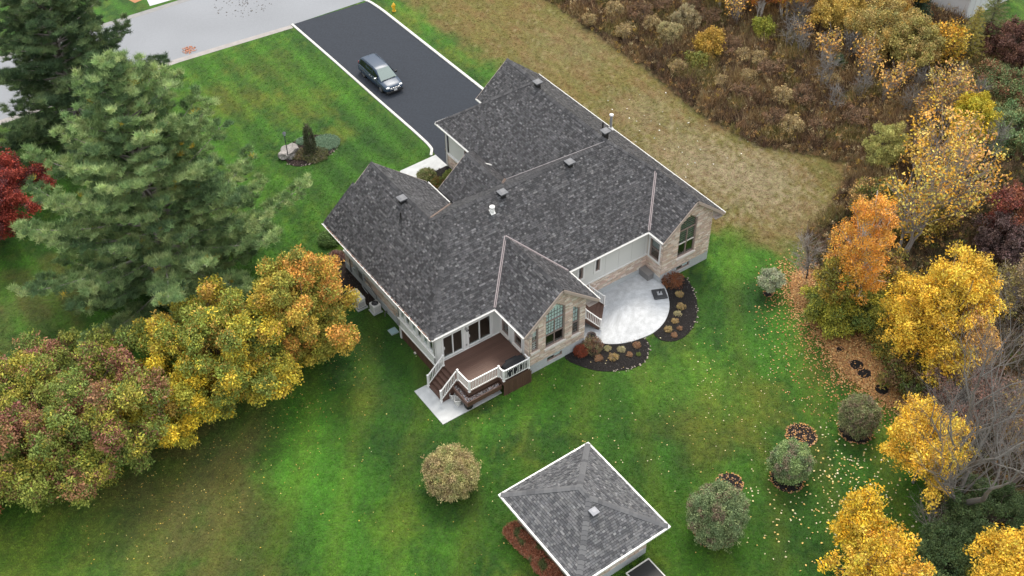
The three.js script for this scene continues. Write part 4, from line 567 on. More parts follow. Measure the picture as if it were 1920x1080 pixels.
{ // generator, air conditioner, well hatch
  const mG = M(C(0.66, 0.66, 0.65), 0.45), o = thing('generator', 'white standby generator cabinet on the lawn by the utility wall', 'generator', [-0.28, 0, -9.85]);
  part('pad', bx(-0.42, 0.42, 0, 0.1, -0.72, 0.72), mFound, o); part('cabinet', rb(-0.32, 0.32, 0.12, 0.82, -0.6, 0.6, 0.03), mG, o); const lid = part('lid', rb(-0.35, 0.35, 0.82, 0.96, -0.63, 0.63, 0.06, 3), mG, o); part('handle', bx(-0.375, -0.35, 0.86, 0.9, -0.1, 0.1), mFound, lid); for (let i = 0; i < 6; i++) part('vent_louvre', bx(-0.24, 0.24, 0.24 + i * 0.07, 0.27 + i * 0.07, 0.6, 0.612), M(C(0.25, 0.25, 0.25), 0.6), o); part('base_frame', bx(-0.33, 0.33, 0.1, 0.13, -0.61, 0.61), mBlack, o);
  const a = thing('air_conditioner', 'white air conditioner unit with round top fan grille', 'air conditioner', [0.4, 0, -8.5]); part('pad', bx(-0.38, 0.38, 0, 0.08, -0.38, 0.38), mFound, a); part('cabinet', rb(-0.32, 0.32, 0.08, 0.78, -0.32, 0.32, 0.07, 3), mG, a); part('fan_well', cyl(0.25, 0.25, 0.02, 24).translate(0, 0.782, 0), mBlack, a); for (const r of [0.06, 0.12, 0.18, 0.24]) part('grille_ring', new THREE.TorusGeometry(r, 0.008, 5, 24).rotateX(Math.PI / 2).translate(0, 0.82, 0), mVent, a); for (let i = 0; i < 4; i++) part('fan_blade', new THREE.BoxGeometry(0.2, 0.01, 0.09).rotateX(0.4).translate(0.12, 0.805, 0).rotateY(i * Math.PI / 2 + 0.4), M(C(0.1, 0.1, 0.11), 0.5), a); for (let i = 0; i < 9; i++) part('louvre', bx(-0.24, 0.24, 0.16 + i * 0.06, 0.185 + i * 0.06, 0.32, 0.33), M(C(0.4, 0.4, 0.4), 0.6), a);
  const w = thing('window_well_cover', 'pale blue grey plastic well cover lying by the wall', 'well cover', [0.36, 0, -6.0]); part('panel', rb(-0.26, 0.26, 0.03, 0.08, -0.28, 0.28, 0.02), M(C(0.25, 0.36, 0.39), 0.5), w); part('rim', bx(-0.3, 0.3, 0, 0.03, -0.32, 0.32), M(C(0.3, 0.36, 0.38), 0.6), w);
  const st = at(780, 662); const sp = thing('splash_stone', 'small pale stone lying on the grass by the brown skirting', 'stone', [st.x, 0.03, st.z]); part('stone', rb(-0.14, 0.14, -0.03, 0.08, -0.1, 0.1, 0.03), stoneMats[1], sp);
}
{ // fire hydrant
  const p = at(739, 21), mY = M(C(0.72, 0.42, 0.02), 0.45), o = thing('fire_hydrant', 'yellow fire hydrant on the verge beside the drive', 'hydrant', [p.x, 0, p.z], 0.5);
  part('barrel', new THREE.LatheGeometry([[0, 0], [0.2, 0], [0.2, 0.06], [0.13, 0.08], [0.13, 0.6], [0.17, 0.62], [0.17, 0.68], [0.15, 0.72], [0.1, 0.84], [0.04, 0.88], [0, 0.88]].map((q) => new THREE.Vector2(...q)), 20), mY, o); part('bonnet_nut', cyl(0.035, 0.03, 0.07, 5).translate(0, 0.88, 0), mY, o);
  for (const [a, r] of [[0, 0.06], [Math.PI, 0.06], [Math.PI / 2, 0.085]]) part('outlet', [cyl(r, r, 0.22, 12).rotateZ(-Math.PI / 2).rotateY(a).translate(0, 0.48, 0), cyl(r * 1.25, r * 1.25, 0.05, 8).rotateZ(-Math.PI / 2).translate(0.18, 0, 0).rotateY(a).translate(0, 0.48, 0)], mY, o);
}
{ // minivan on the drive, nose towards the house
  const car = thing('minivan', 'dark blue minivan parked on the black drive', 'car', [16.0, 0.014, -34.15]);
  const paint = new THREE.MeshPhysicalMaterial({ color: C(0.022, 0.045, 0.085), roughness: 0.4, metalness: 0.2, clearcoat: 0.4, clearcoatRoughness: 0.3 }), mGl = new THREE.MeshPhysicalMaterial({ color: C(0.012, 0.015, 0.016), roughness: 0.05, clearcoat: 1, clearcoatRoughness: 0.03 }), mWs = new THREE.MeshPhysicalMaterial({ color: C(0.16, 0.21, 0.2), roughness: 0.06, clearcoat: 1, clearcoatRoughness: 0.03 }), mTy = M(C(0.016, 0.016, 0.017), 0.85), mRim = M(C(0.32, 0.32, 0.33), 0.35, { metalness: 0.7 }), mCh = M(C(0.6, 0.61, 0.62), 0.2, { metalness: 0.8 }), mLamp = M(C(0.72, 0.74, 0.76), 0.12), mPl = M(C(0.28, 0.28, 0.29), 0.5), mBum = M(C(0.03, 0.03, 0.032), 0.6);
  // side profile of the roof line and belt along the length z (front +2.57), with half widths; sections are rounded boxes lofted together
  const sec = [[-2.57, 0.42, 0.86, 0.9], [-2.5, 0.34, 0.95, 1.06], [-2.2, 0.3, 0.985, 1.1], [-1.2, 0.28, 0.99, 1.1], [0, 0.27, 0.99, 1.09], [0.85, 0.27, 0.985, 1.08], [1.2, 0.28, 0.98, 1.06], [1.6, 0.29, 0.97, 1.0], [2.05, 0.3, 0.95, 0.94], [2.35, 0.32, 0.89, 0.86], [2.5, 0.36, 0.8, 0.76], [2.57, 0.44, 0.72, 0.66]];
  const loft = (rows, closeEnds = true) => { const n = rows[0].length, P = [], I = []; rows.forEach((r) => r.forEach((p) => P.push(...p))); for (let i = 0; i < rows.length - 1; i++) for (let j = 0; j < n; j++) { const a = i * n + j, b = i * n + (j + 1) % n; I.push(a, b, a + n, b, b + n, a + n); } if (closeEnds) for (let j = 1; j < n - 1; j++) { I.push(0, j + 1, j); const o = (rows.length - 1) * n; I.push(o, o + j, o + j + 1); } const g = new THREE.BufferGeometry(); g.setAttribute('position', new THREE.Float32BufferAttribute(P, 3)); g.setIndex(I); g.computeVertexNormals(); return g; };
  const lower = sec.map(([z, y0, w, y1]) => [[w * 0.9, y0], [w * 0.985, y0 + 0.12], [w, (y0 + y1) / 2], [w * 0.98, y1 - 0.14], [w * 0.92, y1 - 0.03], [w * 0.6, y1 + 0.03], [0, y1 + 0.055], [-w * 0.6, y1 + 0.03], [-w * 0.92, y1 - 0.03], [-w * 0.98, y1 - 0.14], [-w, (y0 + y1) / 2], [-w * 0.985, y0 + 0.12], [-w * 0.9, y0]].map(([x, y]) => [x, y, z]));
  part('body', loft(lower), paint, car);
  const cab = [[-2.5, 1.02, 0.86, 1.12, 0.8], [-2.42, 1.02, 0.9, 1.45, 0.74], [-2.2, 1.02, 0.92, 1.67, 0.68], [-1.9, 1.02, 0.92, 1.735, 0.68], [-1.0, 1.02, 0.93, 1.765, 0.7], [0, 1.02, 0.93, 1.75, 0.7], [0.45, 1.02, 0.92, 1.69, 0.69], [0.9, 1.0, 0.91, 1.44, 0.74], [1.3, 0.98, 0.89, 1.2, 0.8], [1.58, 0.96, 0.86, 1.03, 0.82]];
  part('cabin', loft(cab.map(([z, y0, w, y1, wt]) => [[w, y0], [lerp(w, wt, 0.5) + 0.03, (y0 + y1) / 2], [wt, y1 - 0.05], [wt * 0.86, y1], [0, y1 + 0.025], [-wt * 0.86, y1], [-wt, y1 - 0.05], [-lerp(w, wt, 0.5) - 0.03, (y0 + y1) / 2], [-w, y0]].map(([x, y]) => [x, y, z]))), paint, car);
  const quadG = (ps) => { const g = new THREE.BufferGeometry(), P = []; for (let i = 1; i < ps.length - 1; i++) P.push(...ps[0], ...ps[i], ...ps[i + 1]); g.setAttribute('position', new THREE.Float32BufferAttribute(P, 3)); g.computeVertexNormals(); return g; };
  // glazing sits a few millimetres proud of the body
  const wsRows = [[0.5, 1.69, 0.6], [0.7, 1.565, 0.65], [0.9, 1.45, 0.69], [1.3, 1.225, 0.76], [1.54, 1.075, 0.79]]; { const P = [], I = []; wsRows.forEach(([z, y, w]) => { for (let k = -3; k <= 3; k++) { const u = k / 3; P.push(w * u, y + 0.035 - 0.02 * u * u * 1.6, z + 0.035 - 0.05 * u * u); } }); for (let i = 0; i < wsRows.length - 1; i++) for (let k = 0; k < 6; k++) { const a = i * 7 + k; I.push(a, a + 7, a + 1, a + 1, a + 7, a + 8); } const g = new THREE.BufferGeometry(); g.setAttribute('position', new THREE.Float32BufferAttribute(P, 3)); g.setIndex(I); g.computeVertexNormals(); part('windscreen', g, mWs, car); }
  part('wiper', bar(V(-0.7, 1.12, 1.55), V(0.65, 1.13, 1.53), 0.03, 0.03), mBlack, car);
  for (const s of [-1, 1]) {
    const side = (z0, z1, b0, t0, b1, t1) => quadG([[s * (0.945 - (b0 - 1.06) * 0.2), b0, z0], [s * (0.945 - (b1 - 1.06) * 0.2), b1, z1], [s * (0.75 + (1.66 - t1) * 0.3), t1, z1], [s * (0.75 + (1.66 - t0) * 0.3), t0, z0]]);
    for (const [a, b, c, d, e, f] of [[-2.15, -1.05, 1.13, 1.6, 1.12, 1.64], [-0.98, 0.02, 1.12, 1.64, 1.11, 1.63], [0.1, 0.95, 1.11, 1.62, 1.1, 1.38]]) part('side_window', side(a, b, c, d, e, f), new THREE.MeshPhysicalMaterial({ color: C(0.012, 0.015, 0.016), roughness: 0.05, side: THREE.DoubleSide }), car);
    part('side_moulding', bx(s > 0 ? 0.985 : -1.0, s > 0 ? 1.0 : -0.985, 0.62, 0.68, -1.1, 0.95), paint, car);
    for (const z of [-0.05, 0.9]) part('door_seam', bx(s > 0 ? 0.988 : -0.996, s > 0 ? 0.996 : -0.988, 0.4, 1.05, z - 0.008, z + 0.008), mBlack, car);
    for (const z of [-0.25, 0.1]) part('door_handle', rb(s > 0 ? 0.97 : -1.01, s > 0 ? 1.01 : -0.97, 0.93, 0.97, z - 0.1, z + 0.08, 0.012), mCh, car);
    const mi = part('wing_mirror', rb(s > 0 ? 0.96 : -1.2, s > 0 ? 1.2 : -0.96, 1.12, 1.28, 0.86, 1.02, 0.05), s > 0 ? mBlack : mCh, car); part('mirror_glass', bx(s > 0 ? 1.0 : -1.17, s > 0 ? 1.17 : -1.0, 1.14, 1.26, 0.855, 0.861), mCh, mi);
    part('headlight', [new THREE.SphereGeometry(0.2, 16, 10).scale(1.15, 0.5, 0.8).translate(s * 0.62, 0.76, 2.36)], mLamp, car); part('tail_light', rb(s > 0 ? 0.76 : -0.88, s > 0 ? 0.88 : -0.76, 0.85, 1.25, -2.54, -2.42, 0.04), M(C(0.25, 0.01, 0.012), 0.2), car); part('fog_lamp', cyl(0.06, 0.06, 0.04, 12).rotateX(Math.PI / 2).translate(s * 0.62, 0.42, 2.5), mLamp, car);
    for (const z of [-1.54, 1.54]) { const w = new THREE.Group(); w.name = 'wheel'; w.position.set(s * 0.86, 0.34, z); car.add(w); part('tyre', new THREE.TorusGeometry(0.255, 0.095, 10, 26).rotateY(Math.PI / 2).scale(1.15, 1, 1), mTy, w); part('rim', [cyl(0.22, 0.22, 0.1, 20).rotateZ(-Math.PI / 2).translate(s > 0 ? 0.01 : -0.11, 0, 0)], mRim, w); for (let i = 0; i < 5; i++) part('spoke', new THREE.BoxGeometry(0.02, 0.2, 0.05).translate(0, 0.11, 0).rotateX(i * 1.2566).translate(s * 0.105, 0, 0), mRim, w); part('wheel_arch', new THREE.TorusGeometry(0.39, 0.05, 6, 22, Math.PI).rotateY(Math.PI / 2).translate(s * 0.09, 0.02, 0), mBum, w); }
  }
  part('grille', [rb(-0.52, 0.52, 0.62, 0.67, 2.5, 2.6, 0.02), rb(-0.5, 0.5, 0.7, 0.74, 2.48, 2.57, 0.015)], mCh, car); part('grille_opening', rb(-0.5, 0.5, 0.56, 0.72, 2.46, 2.55, 0.03), mBlack, car); part('bumper', rb(-0.84, 0.84, 0.22, 0.5, 2.3, 2.6, 0.1, 3), mBum, car); part('rear_bumper', rb(-0.88, 0.88, 0.3, 0.6, -2.64, -2.4, 0.08, 3), paint, car); part('number_plate', rb(-0.16, 0.16, 0.44, 0.6, 2.6, 2.625, 0.008), M(C(0.72, 0.73, 0.75), 0.5), car);
  part('roof_rail', [bar(V(-0.66, 1.8, -1.9), V(-0.66, 1.8, -0.1), 0.03, 0.03), bar(V(0.66, 1.8, -1.9), V(0.66, 1.8, -0.1), 0.03, 0.03)], paint, car); part('underbody', bx(-0.8, 0.8, 0.2, 0.42, -2.3, 2.3), mBlack, car); part('aerial', cyl(0.02, 0.012, 0.12, 6).translate(0, 1.76, -2.05), mBlack, car);
}

// ---------------------------------------------------------------- plants
function tubeRaw(P, I, pts, r0, r1, n = 5) { // tapered limb along points, appended to raw arrays
  const base = P.length / 3, L = pts.length - 1;
  pts.forEach((p, i) => { const d = pts[Math.min(i + 1, L)].clone().sub(pts[Math.max(i - 1, 0)]).normalize(), s = Math.abs(d.y) < 0.9 ? V(0, 1, 0).cross(d).normalize() : V(1, 0, 0).cross(d).normalize(), q = d.clone().cross(s), r = lerp(r0, r1, i / L); for (let k = 0; k < n; k++) { const a = k / n * 6.2832; const v = p.clone().addScaledVector(s, Math.cos(a) * r).addScaledVector(q, Math.sin(a) * r); P.push(v.x, v.y, v.z); } });
  for (let i = 0; i < L; i++) for (let k = 0; k < n; k++) { const a = base + i * n + k, b = base + i * n + (k + 1) % n; I.push(a, b, a + n, b, b + n, a + n); }
}
const rawGeo = (P, I) => { const g = new THREE.BufferGeometry(); g.setAttribute('position', new THREE.Float32BufferAttribute(P, 3)); g.setIndex(I); g.computeVertexNormals(); return g; };
function leafClump(R, n, rad, size, long = 1.5) { // loose bunch of small folded leaves
  const P = [];
  for (let i = 0; i < n; i++) { const c = V(R() - 0.5, R() - 0.5, R() - 0.5).normalize().multiplyScalar(rad * Math.cbrt(R())), q = randQ(R), s = size * (0.7 + R() * 0.6), f = (x, y, z) => V(x * s, y * s, z * s * long).applyQuaternion(q).add(c).toArray(); const a = f(0, 0, -0.5), b = f(0.36, 0.12, 0), d = f(0, 0, 0.5), e = f(-0.36, 0.12, 0); P.push(...a, ...b, ...d, ...a, ...d, ...e); }
  const g = new THREE.BufferGeometry(); g.setAttribute('position', new THREE.Float32BufferAttribute(P, 3)); g.computeVertexNormals(); return g;
}
function needleTuft(R, n, len) { // needles fanned round a short twig
  const P = [];
  for (let i = 0; i < n; i++) { const d = V(R() - 0.5, R() * 0.75 + 0.05, R() - 0.5).normalize(), s = d.clone().cross(V(R() - 0.5, R() - 0.5, R() - 0.5)).normalize().multiplyScalar(len * 0.045), L = len * (0.7 + R() * 0.5), o = V((R() - 0.5) * len * 0.9, (R() - 0.5) * len * 0.3, (R() - 0.5) * len * 0.9), e = o.clone().addScaledVector(d, L); P.push(...o.clone().add(s).toArray(), ...o.clone().sub(s).toArray(), ...e.toArray()); }
  const g = new THREE.BufferGeometry(); g.setAttribute('position', new THREE.Float32BufferAttribute(P, 3)); g.computeVertexNormals(); return g;
}
const CL = { big: leafClump(rng(101), 14, 0.30, 0.15, 1.4), mid: leafClump(rng(102), 16, 0.24, 0.105, 1.5), fine: leafClump(rng(103), 22, 0.2, 0.06, 1.7), tiny: leafClump(rng(104), 20, 0.1, 0.035, 1.8), needle: needleTuft(rng(105), 40, 0.3), larch: needleTuft(rng(106), 26, 0.16), stems: needleTuft(rng(107), 16, 0.5), sparse: leafClump(rng(108), 6, 0.42, 0.2, 1.2) };
const leafMat = new THREE.MeshPhysicalMaterial({ color: C(1, 1, 1), roughness: 0.75, side: THREE.DoubleSide }), needleMat = new THREE.MeshStandardMaterial({ color: C(1, 1, 1), roughness: 0.8, side: THREE.DoubleSide });
const BARK = { brown: M(C(0.09, 0.07, 0.055), 0.95), grey: M(C(0.20, 0.19, 0.18), 0.95), birch: M(C(0.62, 0.59, 0.55), 0.8), pine: M(C(0.12, 0.10, 0.085), 0.95), twig: M(C(0.26, 0.235, 0.22), 0.95), dark: M(C(0.05, 0.042, 0.04), 0.95) };
const K = { gold: C(0.52, 0.27, 0.022), yellow: C(0.62, 0.38, 0.02), lemon: C(0.5, 0.37, 0.03), orange: C(0.5, 0.19, 0.022), rust: C(0.26, 0.085, 0.025), tan: C(0.36, 0.22, 0.07), olive: C(0.17, 0.15, 0.025), lime: C(0.24, 0.24, 0.03), leaf: C(0.09, 0.13, 0.025), deep: C(0.045, 0.08, 0.022), red: C(0.22, 0.03, 0.02), maroon: C(0.11, 0.025, 0.025), brown: C(0.13, 0.075, 0.035), pale: C(0.33, 0.34, 0.2), grey: C(0.2, 0.17, 0.11), peach: C(0.45, 0.24, 0.08), ochre: C(0.38, 0.25, 0.035) };
// a broadleaf tree: lean trunk, limbs to leafy lobes, leaf clumps in each lobe
function tree(name, label, category, base, o, group) {
  const R = rng(o.seed), T = thing(name, label, category, [base.x, 0, base.z], 0, group), h = o.h, rx = o.r, rz = o.rz ?? o.r, cy = o.cy ?? h * 0.6, ry = o.ry ?? h * 0.42, lean = o.lean || [0, 0];
  const P = [], I = [], stems = o.stems || 1, r0 = o.tr ?? h * 0.016, forks = [];
  for (let s = 0; s < stems; s++) {
    const ang = R() * 6.28, sp = stems > 1 ? (o.spread ?? 0.18) * h * (0.4 + R() * 0.6) : 0, ht = h * (stems > 1 ? 0.75 + R() * 0.25 : 0.96), pts = [], ox = stems > 1 ? Math.cos(ang) * 0.25 : 0, oz = stems > 1 ? Math.sin(ang) * 0.25 : 0;
    for (let i = 0; i <= 9; i++) { const f = i / 9; pts.push(V(ox + Math.cos(ang) * sp * f + lean[0] * f * f + (i > 1 ? (R() - 0.5) * h * 0.02 : 0), ht * f - (i ? 0 : 0.1), oz + Math.sin(ang) * sp * f + lean[1] * f * f + (i > 1 ? (R() - 0.5) * h * 0.02 : 0))); }
    tubeRaw(P, I, pts, r0 * (stems > 1 ? 0.75 : 1), r0 * 0.12, 7); forks.push(pts);
  }
  part('trunk', rawGeo(P, I), o.bark || BARK.brown, T);
  const BP = [], BI = [], lobes = [], n = Math.round((o.lobes ?? 34) * (o.density > 0 ? o.fine ?? 3.2 : 2.1)); if (o.density > 0) o.lr = (o.lr ?? rx * 0.34) * (o.fineR ?? 0.55);
  for (let i = 0; i < n; i++) { // lobes spread over the crown, more of them near its surface
    const u = R() * 2 - 1, a = i * 2.39996 + R() * 0.5, k = 0.4 + 0.66 * Math.pow(R(), 0.6), w = Math.sqrt(1 - u * u), taper = o.taper ? 1 - o.taper * (u * 0.5 + 0.5) : 1, wob = 1 + (o.wob ?? 0.26) * N3(Math.cos(a) * 1.3 + o.seed, u * 1.5, Math.sin(a) * 1.3);
    const c = V(Math.cos(a) * w * rx * k * taper * wob + lean[0] * 0.6, cy + u * ry * k, Math.sin(a) * w * rz * k * taper * wob + lean[1] * 0.6); if (c.y < 0.35) c.y = 0.35 + R() * 0.3; lobes.push(c);
    const tr = forks[i % forks.length], j = clamp(Math.round((c.y / h) * 9 * 0.62), 1, 8), s = tr[j], m = s.clone().lerp(c, 0.5); m.y += (c.y - s.y) * 0.12 - 0.05; tubeRaw(BP, BI, [s, m, c], r0 * 0.3 * (1 - c.y / h * 0.5), 0.012, 5);
    const tw = o.twigs ? Math.round(o.twigs * 0.5) : 2; for (let q = 0; q < tw; q++) { const e = c.clone().add(V(R() - 0.5, R() * 0.7 - 0.15, R() - 0.5).normalize().multiplyScalar((o.lr ?? rx * 0.34) * (0.6 + R() * 0.7))); tubeRaw(BP, BI, [m.clone().lerp(c, 0.3 + R() * 0.7), e], 0.010 + h * 0.0005, 0.004, 4); }
  }
  part('branches', rawGeo(BP, BI), o.twigBark || o.bark || BARK.brown, T, 'stuff');
  if (o.density > 0) {
    const items = [], per = Math.round((o.density ?? 1) * (o.count ?? 2400) / n);
    for (const c of lobes) {
      const lr = (o.lr ?? rx * 0.34) * (0.7 + R() * 0.6), ks = clamp(0.5 + 0.42 * N3(c.x * 0.32 + o.seed * 3.1, c.y * 0.32, c.z * 0.32) + (R() - 0.5) * 0.5, 0, 0.999), main = o.pal[Math.floor(ks * o.pal.length)];
      for (let i = 0; i < per; i++) { const d = V(R() - 0.5, (R() - 0.5) * 0.8, R() - 0.5).normalize().multiplyScalar(lr * Math.pow(R(), 0.45)); const p = c.clone().add(d); if (p.y < 0.12) continue; const col = R() < (o.mainK ?? 0.45) ? main : o.pal[Math.floor(R() * o.pal.length)], s = (o.ls ?? 1) * (0.6 + R() * 0.8); items.push([p, randQ(R), V(s, s, s), vary(col, R, 0.42, 0.1).multiplyScalar(1.18)]); }
    }
    instanced('crown', o.clump || CL.mid, leafMat, items, T);
  }
  return T;
}
// a white pine: whorls of upswept limbs, each carrying flat sprays of needle tufts
function pine(label, base, o) {
  const R = rng(o.seed), T = thing('pine_tree', label, 'tree', [base.x, 0, base.z]), h = o.h, P = [], I = [], pts = [];
  for (let i = 0; i <= 12; i++) pts.push(V((R() - 0.5) * 0.25, h * i / 12 - (i ? 0 : 0.15), (R() - 0.5) * 0.25)); tubeRaw(P, I, pts, h * 0.02, 0.03, 9); part('trunk', rawGeo(P, I), BARK.pine, T);
  const BP = [], BI = [], items = [];
  for (let y = o.y0; y < h - 0.3; y += o.step ?? 0.62) {
    const f = (y - o.y0) / (h - o.y0), len0 = o.r * Math.pow(1 - f, o.cone ?? 0.72) * (f < 0.12 ? 0.8 + f * 1.7 : 1) + 0.3, n = 5 + Math.floor(R() * 3), a0 = R() * 6.28;
    for (let k = 0; k < n; k++) {
      const a = a0 + k / n * 6.28 + (R() - 0.5) * 0.5, L = len0 * (0.5 + R() * 0.78), up = lerp(-0.02, 0.75, f) + (R() - 0.5) * 0.2, d = V(Math.cos(a), 0, Math.sin(a)), sd = V(-d.z, 0, d.x), tip = (q) => V(0, y + (R() - 0.5) * 0, 0).addScaledVector(d, L * q).add(V(0, up * L * q - 0.16 * L * q * (1 - q) * (1 - f) + 0.14 * L * q * q, 0));
      const line = [0, 0.25, 0.5, 0.75, 1].map(tip); tubeRaw(BP, BI, line, 0.035 + L * 0.011, 0.012, 5);
      const nb = Math.max(3, Math.round(L * 2.4));
      for (let b = 0; b < nb; b++) { // side sprays
        const q = lerp(0.3, 1.0, (b + R() * 0.6) / nb), c = tip(q), spread = (0.32 + 0.42 * (1 - q)) * Math.min(1.7, L * 0.42) * (0.6 + R() * 0.7), s = (b % 2 ? 1 : -1), e = c.clone().addScaledVector(sd, s * spread).addScaledVector(d, spread * 0.5).add(V(0, 0.08 + R() * 0.12, 0)); tubeRaw(BP, BI, [c, e], 0.018, 0.008, 4);
        const m = Math.round((o.tufts ?? 7) * (0.6 + spread * 0.5)), tone = clamp(0.5 + 0.5 * N3(c.x * 0.4 + o.seed, c.y * 0.5, c.z * 0.4) + (R() - 0.5) * 0.5);
        for (let i = 0; i < m; i++) { const w = R(), p = c.clone().lerp(e, 0.25 + 0.8 * w).add(V((R() - 0.5) * 0.42, (R() - 0.3) * 0.2, (R() - 0.5) * 0.42)), sc = 0.75 + R() * 0.6, col = R() < (o.gold ?? 0.0) ? K.lemon : o.pal[Math.min(o.pal.length - 1, Math.floor(clamp(tone + (R() - 0.5) * 0.5, 0, 0.999) * o.pal.length))]; items.push([p, new THREE.Quaternion().setFromEuler(new THREE.Euler((R() - 0.5) * 1.1, R() * 6.28, (R() - 0.5) * 1.1)), V(sc, sc, sc), vary(col, R, 0.36, 0.08)]); }
      }
    }
  }
  part('limbs', rawGeo(BP, BI), M(C(0.3, 0.27, 0.25), 0.95), T, 'stuff'); instanced('crown', CL.needle, needleMat, items, T); return T;
}
const PN = [C(0.1, 0.175, 0.07), C(0.175, 0.275, 0.1), C(0.27, 0.38, 0.145), C(0.4, 0.5, 0.21)];
pine('large pale green pine spreading over the front lawn beside the autumn trees', at(332, 548), { h: 19.6, y0: 0.9, r: 9.6, cone: 0.9, seed: 5, pal: PN, tufts: 12, gold: 0.004 });
pine('dark green pine by the street behind the larger pale pine', at(165, 262), { h: 17, y0: 0.8, r: 7.4, seed: 6, pal: [C(0.05, 0.095, 0.04), C(0.08, 0.14, 0.055), C(0.12, 0.185, 0.07), C(0.18, 0.25, 0.1)], tufts: 10 });
tree('red_maple', 'deep red Japanese style maple at the lawn edge beyond the pine', 'tree', at(-6, 446), { h: 7.4, r: 4.6, cy: 4.0, ry: 2.9, seed: 21, lobes: 34, pal: [K.red, C(0.3, 0.045, 0.025), K.maroon, C(0.26, 0.04, 0.022)], count: 5600, density: 1, lr: 1.2 }).userData.label = 'deep red leaved maple on the lawn past the pine';
const autumnA = [C(0.22, 0.22, 0.035), C(0.4, 0.31, 0.045), C(0.28, 0.27, 0.04), C(0.55, 0.28, 0.06), C(0.48, 0.34, 0.05), C(0.18, 0.2, 0.035)], autumnB = [C(0.24, 0.26, 0.035), C(0.42, 0.36, 0.04), C(0.19, 0.23, 0.035), C(0.52, 0.38, 0.035), C(0.15, 0.19, 0.035), C(0.4, 0.25, 0.05)], autumnC = [C(0.12, 0.18, 0.035), C(0.2, 0.23, 0.035), C(0.15, 0.2, 0.04), C(0.32, 0.29, 0.04), C(0.18, 0.21, 0.035), C(0.26, 0.13, 0.065), C(0.23, 0.09, 0.065)];
tree('crab_apple_tree', 'orange tinged crab apple tree closest to the house wall and generator', 'tree', at(580, 668), { h: 8.8, r: 3.3, cy: 4.8, ry: 3.7, seed: 31, lobes: 44, mainK: 0.62, pal: autumnA, count: 11500, density: 1, lr: 1.15, stems: 3 }, 'autumn trees in a row on the lawn');
tree('crab_apple_tree', 'yellow green crab apple tree between two others in front of the pine', 'tree', at(440, 742), { h: 8.6, r: 4.3, cy: 4.5, ry: 3.4, seed: 32, lobes: 46, mainK: 0.62, pal: autumnB, count: 12500, density: 1, lr: 1.2, stems: 3 }, 'autumn trees in a row on the lawn');
tree('crab_apple_tree', 'low golden yellow crab apple tree filling the gap in the row', 'tree', at(345, 795), { h: 6.2, r: 3.4, cy: 3.3, ry: 2.5, seed: 33, lobes: 30, mainK: 0.6, pal: [C(0.6, 0.42, 0.03), C(0.5, 0.4, 0.035), C(0.34, 0.32, 0.035), C(0.62, 0.44, 0.03), C(0.28, 0.28, 0.035)], count: 6000, density: 1, lr: 1.0, stems: 3 }, 'autumn trees in a row on the lawn');
tree('crab_apple_tree', 'wide dull green and maroon crab apple tree ending the row', 'tree', at(160, 858), { h: 7.8, r: 5.8, cy: 4.2, ry: 3.3, seed: 34, lobes: 60, mainK: 0.62, pal: autumnC, count: 17000, density: 1, lr: 1.45, stems: 4 }, 'autumn trees in a row on the lawn');
tree('crab_apple_tree', 'rusty red tipped crab apple tree beside the wide maroon one', 'tree', at(-40, 905), { h: 5.8, r: 3.6, cy: 3.3, ry: 2.5, seed: 35, lobes: 40, pal: [K.olive, K.leaf, C(0.3, 0.1, 0.04), K.olive, C(0.28, 0.09, 0.04)], count: 8500, density: 1, lr: 1.25, stems: 3 }, 'autumn trees in a row on the lawn');

// clipped round shrubs on the lawn, with or without a ring of mulch
const RINGS = [];
function ring(px, py, r, label, leaves = 0.4) {
  const c = at(px, py), R = rng(Math.round(px * 3 + py)), out = []; for (let i = 0; i < 40; i++) { const a = i / 40 * 6.2832, k = r * (1 + 0.05 * N2(Math.cos(a) * 2 + px, Math.sin(a) * 2)); out.push([c.x + Math.cos(a) * k, c.z + Math.sin(a) * k]); } LAWN_KEEP_OUT.push(out); RINGS.push([c.x, c.z, r]);
  const o = struct('mulch_ring', planUV(slab(out, -0.05, 0.03), 0.5), mMulch); o.userData.label = label; const it = [];
  for (let i = 0; i < 120 * r * leaves + 110 * r; i++) { const a = R() * 6.28, edge = i < 110 * r, q = edge ? r * (0.96 + R() * 0.14) : r * Math.sqrt(R()), s = 0.05 + R() * 0.045; it.push([V(c.x + Math.cos(a) * q, 0.05 + R() * 0.02, c.z + Math.sin(a) * q), new THREE.Quaternion().setFromEuler(new THREE.Euler((R() - 0.5) * 0.8, R() * 6.28, (R() - 0.5) * 0.8)), V(s, 0.01, s * 0.8), vary(R() < 0.5 ? K.peach : C(0.3, 0.17, 0.1), R, 0.35)]); }
  instanced('leaves_on_ring', unitBox, M(C(1, 1, 1), 0.9), it, o);
}
